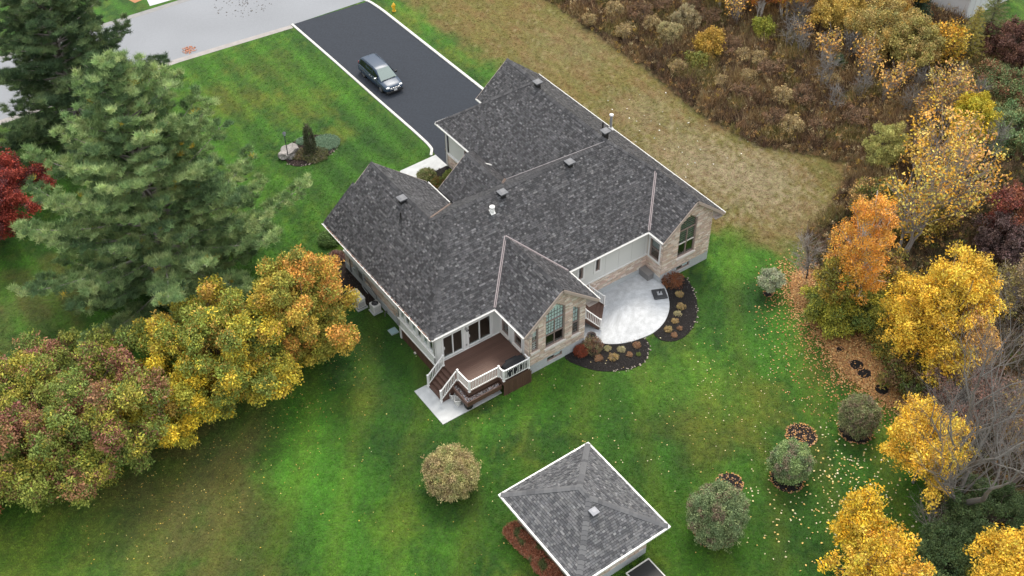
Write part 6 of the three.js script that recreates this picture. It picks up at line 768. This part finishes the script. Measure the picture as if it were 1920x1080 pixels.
const T3 = [ // [name, label, category, px, py, options]
  ['evergreen_bush', 'dark evergreen bush beneath the leafless tree', 'bush', 1850, 1000, { h: 3.2, r: 2.6, cy: 1.6, ry: 1.3, pal: [K.deep, C(0.06, 0.1, 0.035), C(0.08, 0.12, 0.04)], count: 3400, lr: 0.9, clump: CL.fine }],
  ['evergreen_bush', 'dark evergreen bush between the two yellow maples at the lawn edge', 'bush', 1765, 1075, { h: 2.6, r: 2.4, cy: 1.3, ry: 1.1, pal: [K.deep, C(0.06, 0.1, 0.035), C(0.09, 0.13, 0.04)], count: 3000, lr: 0.9, clump: CL.fine }],
  ['hazel_bush', 'lime yellow bush among the dark evergreens', 'bush', 1830, 1092, { h: 2.2, r: 1.2, cy: 1.2, ry: 0.9, pal: [K.lime, C(0.34, 0.3, 0.05)], count: 1500, lr: 0.5 }],
  ['aspen_tree', 'tall thin aspen with scattered golden leaves behind the orange birch', 'tree', 1690, 480, { h: 9.5, r: 2.4, cy: 6, ry: 3.4, pal: [K.ochre, K.gold, C(0.5, 0.4, 0.08)], count: 300, lr: 1.3, stems: 3, bark: BARK.twig, ...sparse }],
  ['aspen_tree', 'aspen with pale yellow leaves above the golden maple', 'tree', 1770, 440, { h: 9, r: 2.6, cy: 6, ry: 3.2, pal: [K.gold, C(0.5, 0.4, 0.08), K.peach], count: 330, lr: 1.3, stems: 3, bark: BARK.twig, ...sparse }],
  ['aspen_tree', 'aspen thick with orange gold leaves at the brush corner', 'tree', 1745, 345, { h: 6.5, r: 2.7, cy: 4.2, ry: 2.4, pal: [K.gold, K.yellow, C(0.6, 0.36, 0.1), C(0.6, 0.46, 0.12)], count: 420, lr: 1.3, stems: 3, bark: BARK.twig, ...sparse }],
  ['willow_bush', 'soft olive willow at the corner of the dry field', 'bush', 1652, 312, { h: 4.2, r: 1.5, cy: 2.2, ry: 2.0, pal: [C(0.32, 0.31, 0.09), C(0.38, 0.36, 0.11), C(0.27, 0.27, 0.08)], count: 2200, lr: 0.65, stems: 3, clump: CL.fine }],
  ['willow_bush', 'bright yellow green bush deep in the thicket', 'bush', 1812, 275, { h: 5, r: 1.7, cy: 2.8, ry: 2.2, pal: [C(0.4, 0.34, 0.02), C(0.34, 0.31, 0.025), K.lemon], count: 2600, lr: 0.7, stems: 3 }],
  ['poplar_sapling', 'poplar sapling with large apricot leaves in mid thicket', 'tree', 1755, 240, { h: 6, r: 1.9, cy: 4, ry: 2.1, pal: [K.ochre, K.peach, C(0.45, 0.34, 0.09)], count: 240, lr: 0.9, stems: 3, bark: BARK.twig, ...sparse }],
  ['ochre_tree', 'round ochre tree at the back of the thicket', 'tree', 1565, 62, { h: 5.2, r: 2.5, cy: 3.0, ry: 2.2, pal: [C(0.46, 0.32, 0.065), C(0.4, 0.29, 0.07), C(0.5, 0.35, 0.075)], count: 3400, lr: 0.9, stems: 3 }],
  ['ochre_tree', 'wide tan willow thicket tree next to the round ochre one', 'tree', 1645, 105, { h: 5.5, r: 3.0, cy: 3.0, ry: 2.4, pal: [C(0.36, 0.27, 0.09), C(0.4, 0.27, 0.065), C(0.27, 0.24, 0.075)], count: 3800, lr: 1.0, stems: 4, clump: CL.mid }],
  ['ochre_tree', 'dull gold willow between the tan one and the larches', 'tree', 1700, 130, { h: 5.2, r: 2.6, cy: 2.9, ry: 2.2, pal: [C(0.31, 0.26, 0.07), C(0.27, 0.24, 0.07), C(0.36, 0.25, 0.085)], count: 3000, lr: 0.9, stems: 4 }],
  ['ochre_tree', 'amber tree by the far white building', 'tree', 1670, 40, { h: 5.6, r: 2.4, cy: 3.2, ry: 2.2, pal: [K.ochre, K.tan, C(0.4, 0.24, 0.04)], count: 2600, lr: 0.9, stems: 3 }],
  ['gold_tree', 'gold leaved tree in front of the larch', 'tree', 1762, 128, { h: 4.6, r: 1.7, cy: 2.8, ry: 1.8, pal: [K.gold, K.ochre, K.lemon], count: 380, lr: 0.9, stems: 3, ...sparse }],
  ['amber_aspen', 'orange aspen clump along the top of the thicket', 'tree', 1470, 42, { h: 7, r: 1.9, cy: 4.4, ry: 2.4, pal: [K.ochre, C(0.42, 0.2, 0.04), K.rust, K.gold], count: 650, lr: 0.7, stems: 4, bark: BARK.birch }],
  ['amber_aspen', 'yellow aspen clump with white stems at the top of the thicket', 'tree', 1355, 22, { h: 6.4, r: 2.2, cy: 4.0, ry: 2.2, pal: [K.gold, K.ochre, K.lemon], count: 1500, lr: 0.75, stems: 6, bark: BARK.birch }],
  ['amber_aspen', 'rusty aspen clump above the brown brush', 'tree', 1420, 40, { h: 6.2, r: 1.8, cy: 4.0, ry: 2.2, pal: [K.gold, K.orange, K.rust], count: 1000, lr: 0.7, stems: 5, bark: BARK.birch }],
  ['golden_bush', 'golden bush standing out in the brown brush', 'bush', 1330, 105, { h: 2.6, r: 1.2, cy: 1.4, ry: 1.1, pal: [C(0.38, 0.24, 0.045), K.ochre], count: 1100, lr: 0.5, stems: 4 }],
  ['buff_bush', 'buff seed headed bush in the brown brush', 'bush', 1255, 82, { h: 2.2, r: 1.1, cy: 1.2, ry: 0.9, pal: [C(0.34, 0.29, 0.14), C(0.28, 0.24, 0.11)], count: 700, lr: 0.5, stems: 4, clump: CL.fine }],
  ['buff_bush', 'grey buff bush above the golden bush', 'bush', 1283, 55, { h: 2.4, r: 1.2, cy: 1.3, ry: 1.0, pal: [C(0.3, 0.26, 0.15), C(0.25, 0.2, 0.1)], count: 700, lr: 0.5, stems: 4, clump: CL.fine }],
  ['green_bush', 'olive green bush low in the brown brush edge', 'bush', 1305, 130, { h: 1.6, r: 0.9, cy: 0.9, ry: 0.7, pal: [C(0.17, 0.19, 0.04), K.olive], count: 500, lr: 0.4, stems: 4 }],
  ['green_bush', 'green bush by the orange aspens', 'bush', 1428, 75, { h: 2.4, r: 0.9, cy: 1.3, ry: 1.0, pal: [C(0.22, 0.24, 0.03), K.lime], count: 600, lr: 0.4, stems: 4 }],
  ['vine_tangle', 'green creeper tangle at the far edge of the thicket', 'bush', 1893, 262, { h: 2.4, r: 3.0, cy: 1.1, ry: 1.0, pal: [C(0.1, 0.17, 0.06), C(0.14, 0.2, 0.08), C(0.18, 0.17, 0.06)], count: 2400, lr: 1.0, stems: 4 }],
  ['vine_tangle', 'green and rust creeper tangle behind the thicket', 'bush', 1880, 180, { h: 2.4, r: 2.8, cy: 1.1, ry: 1.0, pal: [C(0.1, 0.15, 0.05), C(0.2, 0.1, 0.05), C(0.14, 0.16, 0.06)], count: 1800, lr: 1.0, stems: 4 }],
  ['maroon_bush', 'dark maroon bush in the upper thicket corner', 'bush', 1890, 112, { h: 4, r: 2.6, cy: 2, ry: 1.8, pal: [C(0.09, 0.04, 0.03), C(0.13, 0.06, 0.035)], count: 2000, lr: 0.9, stems: 5 }],
  ['maroon_bush', 'rust red bush beyond the golden maples', 'bush', 1900, 450, { h: 4.6, r: 2.4, cy: 2.8, ry: 1.9, pal: [C(0.2, 0.05, 0.035), C(0.13, 0.05, 0.04), C(0.25, 0.09, 0.04)], count: 1800, lr: 0.9, stems: 5 }],
  ['maroon_bush', 'dusky purple twiggy bush beside the rust red one', 'bush', 1868, 480, { h: 3.6, r: 2.0, cy: 1.9, ry: 1.5, pal: [C(0.1, 0.06, 0.055), C(0.08, 0.05, 0.045)], count: 900, lr: 0.8, stems: 6, twigs: 8 }],
  ['grey_bush', 'leafless grey brown bush past the golden maples', 'bush', 1890, 590, { h: 4.6, r: 2.4, cy: 2.6, ry: 2.0, pal: [C(0.2, 0.15, 0.08), C(0.24, 0.2, 0.06)], count: 500, lr: 0.9, stems: 7, twigs: 12, bark: BARK.twig }],
  ['grey_bush', 'leafless bush between the bright maple and the grey tree', 'bush', 1800, 780, { h: 4.2, r: 2.4, cy: 2.4, ry: 1.8, pal: [C(0.22, 0.12, 0.09), C(0.16, 0.09, 0.07)], count: 500, lr: 0.9, stems: 7, twigs: 14, bark: BARK.twig }],
  ['grey_bush', 'twiggy mauve bush at the picture side of the grey tree', 'bush', 1905, 830, { h: 4.6, r: 2.2, cy: 2.6, ry: 1.8, pal: [C(0.2, 0.12, 0.1), C(0.3, 0.2, 0.05)], count: 500, lr: 0.9, stems: 7, twigs: 14, bark: BARK.twig }],
  ['brown_bush', 'russet bush behind the orange birch', 'bush', 1650, 560, { h: 3.6, r: 2.2, cy: 1.9, ry: 1.5, pal: [K.ochre, K.brown, C(0.3, 0.16, 0.04), K.olive], count: 1500, lr: 0.8, stems: 5, twigs: 8 }],
  ['brown_bush', 'brown bush with ochre leaves under the aspens', 'bush', 1720, 430, { h: 3.0, r: 2.6, cy: 1.5, ry: 1.2, pal: [K.brown, K.ochre, K.olive], count: 1300, lr: 0.9, stems: 6, twigs: 10 }],
  ['brown_bush', 'brown bush with green leaves by the field corner', 'bush', 1640, 395, { h: 2.8, r: 1.9, cy: 1.4, ry: 1.1, pal: [K.brown, K.olive, K.leaf, K.tan], count: 1200, lr: 0.8, stems: 6, twigs: 10 }],
  ['brown_bush', 'dark twiggy bush beneath the golden maple crown', 'bush', 1700, 715, { h: 2.2, r: 1.9, cy: 1.1, ry: 0.9, pal: [K.brown, K.olive, K.leaf], count: 900, lr: 0.7, stems: 6, twigs: 10 }],
  ['brown_bush', 'green brown bush at the litter strip edge', 'bush', 1668, 655, { h: 2.2, r: 1.6, cy: 1.1, ry: 0.9, pal: [K.leaf, K.olive, K.ochre], count: 1000, lr: 0.7, stems: 6, twigs: 8 }],
];
T3.forEach(([n, l, c, px, py, o], i) => tree(n, l, c, at(px, py), { density: 1, lobes: 24, seed: 1200 + i * 7, clump: CL.mid, ...o }, 'trees and bushes of the wood edge'));
// conifers of the thicket
function larch(label, px, py, o) {
  const b = at(px, py), R = rng(o.seed), T = thing(o.name, label, 'tree', [b.x, 0, b.z]), P = [], I = [], BP = [], BI = [], it = []; tubeRaw(P, I, [V(0, -0.1, 0), V(0.05, o.h * 0.5, 0), V(0, o.h, 0)], 0.12, 0.02, 7); part('trunk', rawGeo(P, I), BARK.pine, T);
  for (let y = 0.5; y < o.h - 0.1; y += 0.3) { const f = y / o.h, L0 = o.r * (1 - f) + 0.15; for (let k = 0; k < 6; k++) { const a = k * 1.047 + y * 2.3 + R() * 0.5, L = L0 * (0.7 + R() * 0.5), e = V(Math.cos(a) * L, y + o.up * L, Math.sin(a) * L); tubeRaw(BP, BI, [V(0, y, 0), e], 0.02, 0.006, 4); for (let q = 0; q < L * o.den; q++) { const u = 0.15 + 0.9 * R(), s = 0.6 + R() * 0.5; it.push([V(0, y, 0).lerp(e, u).add(V((R() - 0.5) * 0.3, (R() - 0.5) * 0.12, (R() - 0.5) * 0.3)), randQ(R), V(s, s, s), vary(o.pal[Math.floor(R() * o.pal.length)], R, 0.25)]); } } }
  part('limbs', rawGeo(BP, BI), BARK.twig, T, 'stuff'); instanced('crown', CL.larch, needleMat, it, T);
}
larch('yellow larch standing in the thicket', 1808, 112, { name: 'larch_tree', h: 5.6, r: 1.7, up: 0.15, den: 18, seed: 141, pal: [C(0.4, 0.34, 0.07), C(0.33, 0.29, 0.07)] });
larch('taller pale green larch beside the white building', 1842, 92, { name: 'larch_tree', h: 7.4, r: 2.2, up: 0.1, den: 17, seed: 142, pal: [C(0.2, 0.24, 0.08), C(0.26, 0.27, 0.1)] });
larch('dark green spruce at the back of the thicket', 1716, 45, { name: 'spruce_tree', h: 5.2, r: 1.5, up: -0.05, den: 34, seed: 143, pal: [C(0.035, 0.07, 0.035), C(0.05, 0.09, 0.045)] });
larch('tiny green spruce low in the brown brush', 1570, 135, { name: 'spruce_tree', h: 2.0, r: 0.8, up: -0.05, den: 34, seed: 144, pal: [C(0.06, 0.11, 0.05), C(0.09, 0.14, 0.06)] });
{ // far white building
  const b = thing('white_outbuilding', 'white sided outbuilding beyond the thicket', 'building', [at(1808, 38).x + 3.4, 0, at(1808, 38).z - 2.6], 0); const m = M(C(0.66, 0.67, 0.69), 0.6);
  part('wall', bx(-3.4, 3.4, 0, 2.6, -4.5, 2.6), m, b); for (let i = 0; i < 8; i++) part('siding_rib', bx(-3.3 + i * 0.9, -3.26 + i * 0.9, 0, 2.6, 2.6, 2.63), m, b); part('roof', new THREE.ExtrudeGeometry(new THREE.Shape([[-3.8, 2.55], [0, 4.4], [3.8, 2.55], [3.8, 2.7], [0, 4.55], [-3.8, 2.7]].map((q) => new THREE.Vector2(...q))), { depth: 7.8, bevelEnabled: false }).translate(0, 0, -4.8), M(C(0.5, 0.5, 0.5), 0.7), b); part('corner_post', bx(3.36, 3.46, 0, 2.6, 2.56, 2.66), M(C(0.4, 0.4, 0.42), 0.6), b);
}
// undergrowth: dry stems, grasses and low bramble nobody could count
{
  const R = rng(151), it = [], lo = [], bare = [];
  for (let i = 0; i < 200000 && it.length < 52000; i++) {
    const x = 14 + R() * 76, z = -62 + R() * 100; if (!inside(WOODS, x, z)) continue; if (x > 67) continue;
    const e = edgeDist(WOODS, x, z), n = N2(x * 0.16, z * 0.16), n2 = N2b(x * 0.5, z * 0.5), back = z < 4;
    if (!back && R() < 0.45) continue; if (inside(LITTER, x, z)) continue;
    const pal = back ? (n > 0.25 ? [C(0.26, 0.17, 0.075), C(0.34, 0.25, 0.12), C(0.18, 0.11, 0.055)] : n < -0.4 ? [C(0.24, 0.2, 0.07), C(0.18, 0.16, 0.05), C(0.28, 0.2, 0.08)] : [C(0.17, 0.105, 0.055), C(0.11, 0.07, 0.042), C(0.3, 0.19, 0.095), C(0.1, 0.06, 0.037)]) : [C(0.12, 0.08, 0.05), C(0.07, 0.075, 0.03), C(0.1, 0.09, 0.04), C(0.16, 0.1, 0.05)];
    const s = (0.55 + R() * 0.8) * (e < 1.2 ? 0.55 + e * 0.35 : 1) * (1 + 0.35 * n2) * (back ? 1.15 : 0.85), h = s * (0.9 + R() * 1.1);
    it.push([V(x, 0.0 + R() * 0.25 * s, z), new THREE.Quaternion().setFromEuler(new THREE.Euler((R() - 0.5) * 0.5, R() * 6.28, (R() - 0.5) * 0.5)), V(s, h, s), vary(pal[Math.floor(R() * pal.length)], R, 0.35, 0.1)]);
    if (R() < 0.5) lo.push([V(x + (R() - 0.5), 0.2 + R() * 0.9 * s, z + (R() - 0.5)), randQ(R), V(1, 1, 1).multiplyScalar(0.6 + R() * 0.6), vary(R() < 0.09 ? K.ochre : R() < 0.16 ? C(0.45, 0.26, 0.09) : R() < 0.2 ? C(0.42, 0.33, 0.18) : back ? [K.brown, C(0.16, 0.1, 0.05), C(0.14, 0.12, 0.05)][Math.floor(R() * 3)] : [K.brown, K.leaf, C(0.2, 0.12, 0.05), K.olive][Math.floor(R() * 4)], R, 0.35)]);
  }
  const stems = instanced('dry_undergrowth', CL.stems, needleMat, it, scene); tagData(stems, 'dense brown stems and dead grasses of the thicket', 'undergrowth', null, 'stuff');
  const leaves = instanced('bramble_leaves', CL.fine, leafMat, lo, scene); tagData(leaves, 'small brown and olive leaves among the thicket stems', 'undergrowth', null, 'stuff');
}
// saplings scattered through the brush, each a thing of its own
{
  const R = rng(161), kinds = [['leafless grey sapling in the brown brush', [], 0, BARK.grey], ['sapling with a few apricot leaves in the brown brush', [C(0.5, 0.34, 0.09), K.ochre, C(0.5, 0.26, 0.06)], 45, BARK.twig], ['small rusty leaved shrub in the brown brush', [C(0.18, 0.105, 0.055), C(0.13, 0.08, 0.045)], 200, BARK.brown], ['small straw coloured shrub in the brown brush', [C(0.36, 0.27, 0.12), C(0.27, 0.2, 0.09)], 190, BARK.twig]];
  const protos = kinds.map(([l, pal, n, bark], i) => { const o = tree(['brush_sapling', 'apricot_sapling', 'rusty_shrub', 'straw_shrub'][i], l, i < 2 ? 'sapling' : 'shrub', at(1400, 160), { h: [3.2, 3.8, 1.7, 1.6][i], r: [0.9, 0.9, 0.9, 0.8][i], cy: [2, 2.5, 0.95, 0.9][i], ry: [1.2, 1.2, 0.7, 0.6][i], seed: 170 + i, lobes: 16, pal, count: n, density: n ? 1 : 0, lr: [0.6, 0.5, 0.4, 0.36][i], stems: [4, 2, 5, 5][i], bark, twigBark: bark, twigs: [8, 4, 4, 3][i], tr: 0.035, clump: i === 1 ? CL.sparse : CL.fine, ls: i === 1 ? 0.8 : 1 }, ['leafless saplings in the brush', 'apricot saplings in the brush', 'rusty shrubs in the brush', 'straw shrubs in the brush'][i]); return o; });
  const spots = [[0, 1500, 110], [0, 1495, 60], [0, 1540, 170], [0, 1475, 95], [0, 1700, 215], [0, 1610, 190], [0, 1720, 175], [0, 1850, 300], [0, 1775, 330], [0, 1825, 200], [0, 1590, 120], [0, 1560, 215], [1, 1545, 135], [1, 1615, 145], [1, 1620, 165], [1, 1690, 170], [1, 1500, 90], [1, 1480, 45], [1, 1790, 190], [1, 1720, 235], [1, 1375, 55], [1, 1660, 200], [1, 1400, 20], [2, 1200, 45], [2, 1390, 190], [2, 1450, 240], [2, 1330, 50], [2, 1500, 200], [2, 1600, 240], [2, 1100, 15], [2, 1370, 110], [2, 1440, 150], [2, 1530, 250], [2, 1300, 25], [2, 1240, 25], [3, 1220, 60], [3, 1150, 35], [3, 1400, 155], [3, 1420, 125], [3, 1480, 255], [3, 1390, 120], [3, 1560, 165], [3, 1350, 165], [3, 1170, 75], [3, 1465, 200], [3, 1270, 140], [3, 1105, 50]];
  const used = [0, 0, 0, 0];
  spots.forEach(([k, px, py]) => { const p = at(px, py); let o = protos[k]; if (used[k]++) { o = protos[k].clone(); o.name = numbered(protos[k].name); scene.add(o); } o.position.set(p.x, 0, p.z); o.rotation.y = R() * 6.28; o.scale.setScalar(0.8 + R() * 0.5); });
}
// fallen leaves
{
  const R = rng(181), it = [], pal1 = [C(0.42, 0.21, 0.07), C(0.34, 0.16, 0.06), C(0.48, 0.27, 0.1), C(0.28, 0.13, 0.05), C(0.5, 0.33, 0.14)], leaf = (x, z, pal, s0) => { if (RINGS.some(([a, b, r]) => Math.hypot(x - a, z - b) < r * 0.98)) return; const s = s0 * (0.7 + R() * 0.7); it.push([V(x, 0.025 + R() * 0.03, z), new THREE.Quaternion().setFromEuler(new THREE.Euler((R() - 0.5) * 0.9, R() * 6.28, (R() - 0.5) * 0.9)), V(s, s, s), vary(pal[Math.floor(R() * pal.length)], R, 0.3)]); };
  for (let i = 0; i < 90000 && it.length < 23000; i++) { const x = 20 + R() * 11, z = 4 + R() * 20, d = signed(LITTER, x, z); if (d < 0 ? R() < Math.exp(d * 1.5) * 0.42 : R() < 0.95) leaf(x, z, pal1, 0.13); }
  const spray = (px, py, r, n, pal, s) => { const c = at(px, py); for (let i = 0; i < n; i++) { const a = R() * 6.28, q = r * Math.pow(R(), 0.7); leaf(c.x + Math.cos(a) * q, c.z + Math.sin(a) * q, pal, s); } };
  const pal2 = [C(0.6, 0.5, 0.24), C(0.62, 0.55, 0.36), C(0.55, 0.38, 0.12)], pal3 = [C(0.5, 0.36, 0.06), C(0.42, 0.28, 0.07), C(0.5, 0.42, 0.14)];
  spray(1560, 900, 5, 200, pal2, 0.13); spray(1520, 960, 5, 90, pal2, 0.13); spray(1600, 860, 3.5, 80, pal2, 0.13); spray(1450, 720, 6, 110, pal2, 0.09); spray(1570, 700, 4.5, 420, pal1, 0.11); spray(1510, 610, 3.6, 300, pal1, 0.11); spray(1640, 980, 4, 130, pal2, 0.13);
  spray(440, 820, 6, 260, pal3, 0.075); spray(550, 740, 4, 120, pal3, 0.075); spray(640, 670, 3, 70, pal3, 0.075); spray(270, 910, 6, 260, pal3, 0.08); spray(1200, 850, 12, 130, pal2, 0.09); spray(900, 760, 10, 70, pal2, 0.08); spray(700, 950, 10, 70, pal3, 0.08); spray(1330, 740, 8, 110, pal2, 0.09);
  spray(455, 5, 3, 120, [C(0.1, 0.085, 0.07)], 0.13); spray(355, 94, 0.7, 120, [C(0.4, 0.17, 0.1)], 0.15); spray(1280, 240, 9, 60, [C(0.62, 0.6, 0.52)], 0.13);
  const leafG = new THREE.BufferGeometry(); leafG.setAttribute('position', new THREE.Float32BufferAttribute([0, 0, -0.5, 0.38, 0.1, 0, 0, 0, 0.5, 0, 0, -0.5, 0, 0, 0.5, -0.38, 0.1, 0], 3)); leafG.computeVertexNormals();
  const o = instanced('fallen_leaves', leafG, new THREE.MeshStandardMaterial({ color: C(1, 1, 1), roughness: 0.85, side: THREE.DoubleSide }), it, scene); tagData(o, 'fallen autumn leaves lying on the lawn and litter strip', 'leaves', null, 'stuff');
}
// grass standing on the lawn and field
{
  const R = rng(191), P = []; for (let i = 0; i < 9; i++) { const a = R() * 6.28, d = V(Math.cos(a), 0, Math.sin(a)), o = V((R() - 0.5) * 1.6, 0, (R() - 0.5) * 1.6), s = V(-d.z, 0, d.x).multiplyScalar(0.11); const e = o.clone().addScaledVector(d, 0.35).add(V(0, 0.8 + R() * 0.4, 0)); P.push(...o.clone().add(s).toArray(), ...o.clone().sub(s).toArray(), ...e.toArray()); }
  const g = new THREE.BufferGeometry(); g.setAttribute('position', new THREE.Float32BufferAttribute(P, 3)); g.computeVertexNormals();
  const it = [], NO = [...LAWN_KEEP_OUT, [[0.4, -14.2], [8, -14.2], [14, -20], [23.5, -21], [23.5, 1.25], [18.7, 5], [14, 5], [10.4, 3], [5.7, 3.4], [-1.5, 3.3], [-1.5, -0.4], [0.4, -5.2]], [[-2, 12.2], [2.95, 12.2], [2.95, 18.3], [-2, 18.3]], [[13.5, -60], [22.9, -60], [22.9, -19], [13.5, -19]], [[10.4, -21.7], [14, -21.8], [14, -19.9], [8, -14], [7.8, -17]]];
  const half = CAM.P;
  for (let i = 0; i < 600000 && it.length < 125000; i++) {
    const px = -40 + R() * 2000, py = -30 + R() * 1140, p = at(px, py); if (p.z < -47.5 || inside(WOODS, p.x, p.z)) continue; if (NO.some((q) => inside(q, p.x, p.z))) continue;
    const f = inside(FIELD, p.x, p.z), s = f ? 0.05 + R() * 0.05 : 0.05 + R() * 0.035, c = groundColor(p.x, p.z), k = f ? 0.9 + R() * 0.3 : 0.85 + R() * 0.5; it.push([V(p.x, 0, p.z), new THREE.Quaternion().setFromEuler(new THREE.Euler((R() - 0.5) * 0.4, R() * 6.28, (R() - 0.5) * 0.4)), V(s * 1.5, s * (f ? 0.9 : 0.75), s * 1.5), C(c[0] * k, c[1] * k, c[2] * k)]);
  }
  const o = instanced('lawn_grass', g, needleMat, it, scene); tagData(o, 'short grass blades of the lawn and dry field', 'grass', null, 'stuff');
}
scene.traverse((o) => { if (o.isMesh) { o.castShadow = true; o.receiveShadow = true; } });
renderer.render(scene, camera);
